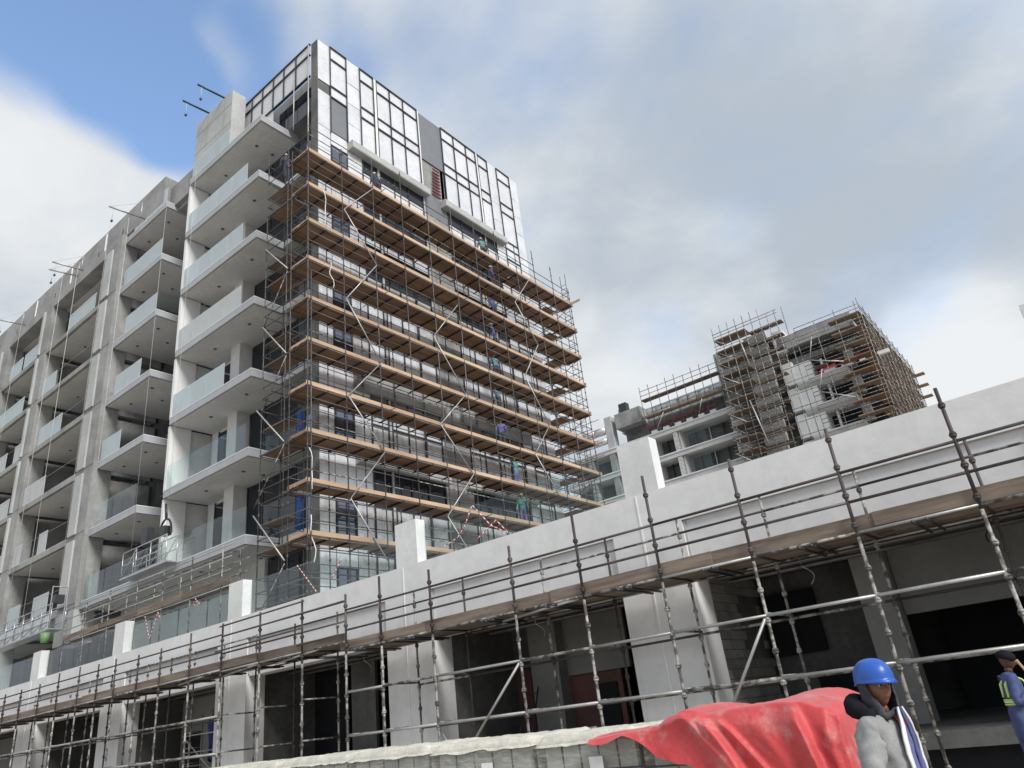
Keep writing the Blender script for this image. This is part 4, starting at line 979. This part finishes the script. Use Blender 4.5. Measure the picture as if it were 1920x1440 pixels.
def person(label, loc, face, pose=None, mats=None, hel='hwht', look=None, tilt=0, h=1.0, sub=3, bulk=1.0, hold=None, lean=0):
    """one continuous clothed body; local frame: facing +y, right +x, feet at z = 0"""
    P = dict(pelvis=V((0, 0, .93)), spine=V((0, .0, 1.12)), chest=V((0, .0, 1.32)), neck=V((0, -.005, 1.47)), nhead=V((0, .015, 1.54)))
    R = dict(pelvis=(.15*bulk, .115*bulk), spine=(.145*bulk, .105*bulk), chest=(.165*bulk, .115*bulk), neck=.062, nhead=.055)
    E = [('pelvis', 'spine'), ('spine', 'chest'), ('chest', 'neck'), ('neck', 'nhead')]; segs = [('pelvis', 'spine', 'torso'), ('spine', 'chest', 'torso'), ('chest', 'neck', 'torso'), ('neck', 'nhead', 'skin')]
    D0 = dict(elbR=(.27, -.03, 1.13), wriR=(.29, .09, .89), elbL=(-.27, -.03, 1.13), wriL=(-.29, .09, .89), kneR=(.11, .03, .5), ankR=(.12, -.02, .09), kneL=(-.11, .0, .5), ankL=(-.12, -.05, .09))
    if pose: D0.update(pose)
    for s, d in (('R', 1), ('L', -1)):
        P['sho'+s] = V((.185*d, -.005, 1.385)); R['sho'+s] = .078*bulk
        for j, r in (('elb', .056*bulk), ('wri', .038*bulk)): P[j+s] = V(D0[j+s]); R[j+s] = r
        P['hip'+s] = V((.09*d, 0, .86)); R['hip'+s] = .098*bulk
        for j, r in (('kne', .07), ('ank', .055)): P[j+s] = V(D0[j+s]); R[j+s] = r
        P['toe'+s] = P['ank'+s]+V((.02*d, .17, -.045)); R['toe'+s] = (.042, .035)
        a = (P['wri'+s]-P['elb'+s]).normalized(); sd = a.cross(V((d, 0, .2))).normalized(); pl = a.cross(sd).normalized()
        if pl.dot(V((-d, 0, 0))) < 0: pl = -pl
        P['pal'+s] = P['wri'+s]+a*.075; R['pal'+s] = (.036, .022)
        E += [('chest', 'sho'+s), ('sho'+s, 'elb'+s), ('elb'+s, 'wri'+s), ('wri'+s, 'pal'+s), ('pelvis', 'hip'+s), ('hip'+s, 'kne'+s), ('kne'+s, 'ank'+s), ('ank'+s, 'toe'+s)]
        segs += [('chest', 'sho'+s, 'torso'), ('sho'+s, 'elb'+s, 'arm'), ('elb'+s, 'wri'+s, 'arm'), ('wri'+s, 'pal'+s, 'skin'), ('pelvis', 'hip'+s, 'leg'), ('hip'+s, 'kne'+s, 'leg'), ('kne'+s, 'ank'+s, 'leg'), ('ank'+s, 'toe'+s, 'foot')]
        curl = 1.0 if hold == s else .45
        for q, (off, L) in enumerate(((-.03, .07), (-.01, .08), (.01, .075), (.03, .058))):
            b0 = P['pal'+s]+sd*off+a*.02; b1 = b0+(a*(1-.5*curl)+pl*curl*.5).normalized()*L*.55; b2 = b1+(a*(1-1.2*curl)+pl*curl).normalized()*L*.5
            for n_, pt, r in (('a', b0, .0105), ('b', b1, .0095), ('c', b2, .008)): P['f%d%s%s' % (q, n_, s)] = pt; R['f%d%s%s' % (q, n_, s)] = r
            for u_, w_ in (('pal'+s, 'f%da%s' % (q, s)), ('f%da%s' % (q, s), 'f%db%s' % (q, s)), ('f%db%s' % (q, s), 'f%dc%s' % (q, s))): E.append((u_, w_)); segs.append((u_, w_, 'skin'))
        b0 = P['wri'+s]+a*.03-sd*.03; b1 = b0+(a*.6-sd*.6+pl*.4).normalized()*.04; b2 = b1+(a*.7+pl*.6*curl).normalized()*.032
        for n_, pt, r in (('a', b0, .013), ('b', b1, .011), ('c', b2, .009)): P['t%s%s' % (n_, s)] = pt; R['t%s%s' % (n_, s)] = r
        for u_, w_ in (('wri'+s, 'ta'+s), ('ta'+s, 'tb'+s), ('tb'+s, 'tc'+s)): E.append((u_, w_)); segs.append((u_, w_, 'skin'))
    face = V((face[0], face[1], 0)).normalized(); rt = face.cross(V((0, 0, 1)))
    B = Matrix((rt, face, V((0, 0, 1)))).transposed()
    def W(p):
        q = V(p); q.y += lean*max(0, q.z-.9)*1.0; q.z -= abs(lean)*.12*max(0, q.z-.9)
        return B @ (q*h)
    J = {k: W(p) for k, p in P.items()}
    for k in R: R[k] = tuple(x*h for x in R[k]) if isinstance(R[k], tuple) else R[k]*h
    lk = V((look[0], look[1], 0)).normalized() if look else face
    lk = (lk*math.cos(tilt)+V((0, 0, -math.sin(tilt)))).normalized(); sdv = lk.cross(V((0, 0, 1))).normalized(); up = sdv.cross(lk).normalized()
    hc = J['nhead']+V((0, 0, .085*h))+lk*.012
    mm = dict(torso='navy', arm='navy', leg='trow', foot='boot', skin='skin', lip='lip', eye='eye', eyew='eyew'); mm.update(mats or {})
    me = body_mesh(J, R, E, segs, (hc, lk, up, h), mm, sub)
    root = thing('person', label, 'person', loc)
    link(bpy.data.objects.new('body', me), root, Matrix.Translation(V(loc)))
    if hel: helmet(V(loc)+hc+up*(.045*h), lk, up, hel, root, h*1.0)
    return root, {k: V(loc)+p for k, p in J.items()}, V(loc)+hc, lk, up
def lump(name, mat, parent, pts, rads, n=14, sub=True, flat=1.0):           # soft tube through points (hoods, scarves)
    mb = MB(); k = len(pts)
    for i, (p, r) in enumerate(zip(pts, rads)):
        d = (V(pts[min(i+1, k-1)])-V(pts[max(i-1, 0)])).normalized(); a = d.cross(V((0, 0, 1))); a = a.normalized() if a.length > .05 else V((1, 0, 0)); c = d.cross(a)
        for j in range(n):
            t = 2*math.pi*j/n; q = V(p)+a*(r*math.cos(t))+c*(r*flat*math.sin(t)); mb.v.append(tuple(q+V((1, 1, 1))*(.006*noise.noise(q*22))))
    for i in range(k-1):
        for j in range(n): mb.f.append([i*n+j, i*n+(j+1) % n, (i+1)*n+(j+1) % n, (i+1)*n+j])
    mb.f.append(list(range(n))[::-1]); mb.f.append([(k-1)*n+j for j in range(n)])
    return obj(name, mb, mat, parent, True)
# man with the blue helmet
toC = V((.25, -.97, 0)); rgt = V((.79, .61, 0))
fb_ = (rgt*.78+toC*.62); lk_ = (rgt*.5+toC*.88)
m1 = dep(1643, 1290, 4.5)
root, J, hc, lk, up = person('man in blue helmet and grey hooded jacket beside the red tarp', (m1.x-.02, m1.y, 0), fb_, None, dict(torso='grey', arm='grey', leg='trow', skin='skin'), 'hblue', lk_, .02, .955, 3, 1.22)
sd = lk.cross(up).normalized(); bf = V(fb_).normalized(); bs = bf.cross(V((0, 0, 1))).normalized()
# scarf wrapped round head and jaw under the helmet
mb = MB(); n = 26
for i in range(9):
    t = i/8; z = .055-.2*t
    for j in range(n):
        w_ = t**1.6; th = math.radians(166-62*w_)+math.radians(208+124*w_)*j/(n-1); r0 = .09-.012*w_+(.008 if i == 0 else 0)
        q = hc+sd*(r0*math.cos(th)*.98)+lk*(.106*math.sin(th)*(1-.1*w_)-.004*w_)+up*(z-.03*w_+.012*math.sin(th*3+i)); mb.v.append(tuple(q+sd*(.008*noise.noise(q*25))))
for i in range(8):
    for j in range(n-1): b = i*n+j; mb.f.append([b, b+1, b+n+1, b+n])
o = obj('headscarf', mb, 'scarf', root, True); sm = o.modifiers.new('t', 'SOLIDIFY'); sm.thickness = .012
ch = [hc+sd*(s*.085)+lk*.01+up*(.0-.0*abs(s)) for s in (1,)]
lump('neck_scarf', 'scarf', root, [hc+sd*(.085*math.cos(a))+lk*(.085*math.sin(a)-.02)-V((0, 0, .155+.012*math.sin(a*2))) for a in [i*math.pi/9 for i in range(19)]], [.022+.005*math.sin(i) for i in range(19)], 10)
lump('neckcloth', 'redsc', root, [hc+bf*.06-V((0, 0, .15)), hc+bf*.085-V((0, 0, .19)), hc+bf*.105-V((0, 0, .24))], [.018, .024, .012], 10)
nk = J['neck']
arc_ = [math.radians(a) for a in range(-200, 21, 20)]
lump('hood', 'blk', root, [nk+bs*(.13*math.cos(a))+bf*(.12*math.sin(a)-.01)+V((0, 0, .0+.055*max(0, -math.sin(a)))) for a in arc_], [.034+.03*max(0, -math.sin(a)) for a in arc_], 14, flat=1.1)
# open jacket front: shirt panel with pale jacket borders
def front_strip(name, mat, xo0, xo1, off, parent):
    mb = MB(); rows = 16
    for i in range(rows+1):
        z = 1.43-.55*i/rows; w = .35+.65*min(1, i/5); prof = .118+.025*math.sin(min(1, i/6)*1.57)+off
        for xo in (xo0, (xo0+xo1)/2, xo1):
            x = xo*w; y = prof-1.6*x*x
            mb.v.append(tuple(V((root.matrix_basis.translation.x, root.matrix_basis.translation.y, 0))+bs*x+bf*y+V((0, 0, z))+bf*(.008*noise.noise(V((x*20, z*14, off*90))))))
    for i in range(rows):
        for k in range(2): b = i*3+k; mb.f.append([b, b+1, b+4, b+3])
    o = obj(name, mb, mat, parent, True); s = o.modifiers.new('t', 'SOLIDIFY'); s.thickness = .01; return o
front_strip('shirt_front', 'shirt', -.085, .085, .004, root); front_strip('jacket_border', 'refl', .075, .105, .014, root); front_strip('jacket_border', 'refl', -.105, -.075, .014, root); front_strip('shirt_placket', 'navy', -.012, .012, .012, root)
# man with the hi-vis straps and wooden shaft
fb2 = rgt*.96+toC*.25; m2 = dep(1880, 1260, 10.0)
root2, J2, hc2, lk2, up2 = person('man in blue overalls with hi-vis straps holding a wooden shaft', (m2.x, m2.y, 0), fb2, dict(elbR=(.25, -.06, 1.1), wriR=(.17, .2, 1.17), elbL=(-.24, .02, 1.1), wriL=(-.12, .24, 1.1)), dict(torso='navy', arm='navy', leg='navy', skin='skin2', lip='skin2'), None, fb2, .35, 1.0, 2, 1.0, 'R', .12)
f2 = V(fb2).normalized(); s2 = f2.cross(V((0, 0, 1))).normalized()
lump('turban', 'blk', root2, [hc2-lk2*.02+up2*(.0+.04*i) for i in range(4)], [.105, .118, .11, .06], 18)
g2 = J2['palR']+f2*.025; sh = tb('wooden_shaft', 'wood', None, g2+V((0, 0, .42))-f2*.16, g2-V((0, 0, .6))+f2*.28, .017, 10)
tag(sh, 'pale wooden tool shaft held by the man in hi-vis straps', 'tool handle')
for d in (-1, 1):
    for off, mt_ in ((0, 'hiv'), (.02, 'refl'), (.04, 'hiv')):
        pts = [J2['chest']+s2*(d*(.13-.0*i)-off*d)+f2*(.125*math.sin(i*math.pi/8-math.pi/2.1)+.01)+V((0, 0, .11*math.cos(i*math.pi/8-math.pi/2.0)-.03+(-.12 if i in (0, 8) else 0))) for i in range(9)]
        lump('vest_strap', mt_, root2, pts, [.012]*9, 6)
for off, mt_ in ((0, 'hiv'), (.03, 'refl'), (.055, 'hiv')):
    lump('vest_belt', mt_, root2, [J2['spine']+s2*(.157*math.cos(a))+f2*(.12*math.sin(a))+V((0, 0, -.04+off)) for a in [i*math.pi/10 for i in range(21)]], [.013]*21, 6)
# workers on the tower scaffold decks
def on_deck(px, py): 
    p = onX(px, py, -22.28); z = max(q for q in LZ if q < p.z+.4)+.04; return (p.x, p.y, z)
SIT = dict(kneR=(.12, .32, .52), ankR=(.13, .2, .1), kneL=(-.12, .3, .5), ankL=(-.13, .18, .1))
WK = [(706, 350, (-1, .2), 'white-helmeted worker at the wall on the top scaffold deck below the first ledge', 'hwht', 'trow', {}, .25), (905, 462, (-.9, .5), 'worker in teal vest crouching on the top deck below the second ledge', 'hwht', 'teal', {}, .3),
      (917, 512, (.3, .9), 'worker in dark teal clothes on the second deck from the top', 'hwht', 'navy', {}, .15), (925, 567, (-1, .1), 'worker in blue bending on the third deck from the top', None, 'navy', {}, .35),
      (927, 628, (-.8, -.5), 'worker in dark blue on the fourth deck from the top', 'hwht', 'navy', {}, .2), (930, 690, (-1, .4), 'worker in teal vest on the fifth deck from the top', None, 'teal', {}, .25),
      (936, 750, (-1, -.2), 'worker in pale vest crouching on the sixth deck from the top', None, 'teal', {}, .3), (940, 812, (-.6, .8), 'worker in blue shirt on the seventh deck from the top', None, 'shirt', {}, .2),
      (968, 888, (-1, .0), 'worker in teal vest and blue trousers seen from behind on a low deck', None, 'teal', dict(elbR=(.3, .1, 1.25), wriR=(.2, .3, 1.4), elbL=(-.3, .1, 1.25), wriL=(-.2, .3, 1.4)), .05)]
for px, py, fc, lb, he, mt_, po, ln in WK:
    person(lb, on_deck(px, py), fc, po, dict(torso=mt_, arm='navy' if mt_ == 'teal' else mt_, leg='shirt' if px == 968 else 'trow'), he, None, .2, 1.0, 1, 1.05, None, ln)
    if he is None: pass
p = onX(981, 950, -20.9)
person('yellow-helmeted worker in pale overalls standing behind the terrace glass', on_deck(981, 962), (.5, -1), {}, dict(torso='teal', arm='teal', leg='shirt'), 'hyel', None, .15, 1.0, 1, 1.05)
p = onX(520, 335, -25.2)
person('worker in dark clothes on the wing deck beside the top balcony', (-24.2, 16.7, 26.6), (-1, .3), {}, dict(torso='trow', arm='trow', leg='trow'), 'hwht', None, .2, 1.0, 1, 1.0, None, .3)
person('worker in bright blue overalls on the small mobile tower', (MX+.1, 15.6, 1.54), (.2, 1), dict(elbR=(.28, .1, 1.45), wriR=(.24, .2, 1.7)), dict(torso='cobalt', arm='cobalt', leg='cobalt'), None, None, 0, 1.0, 1, 1.05)
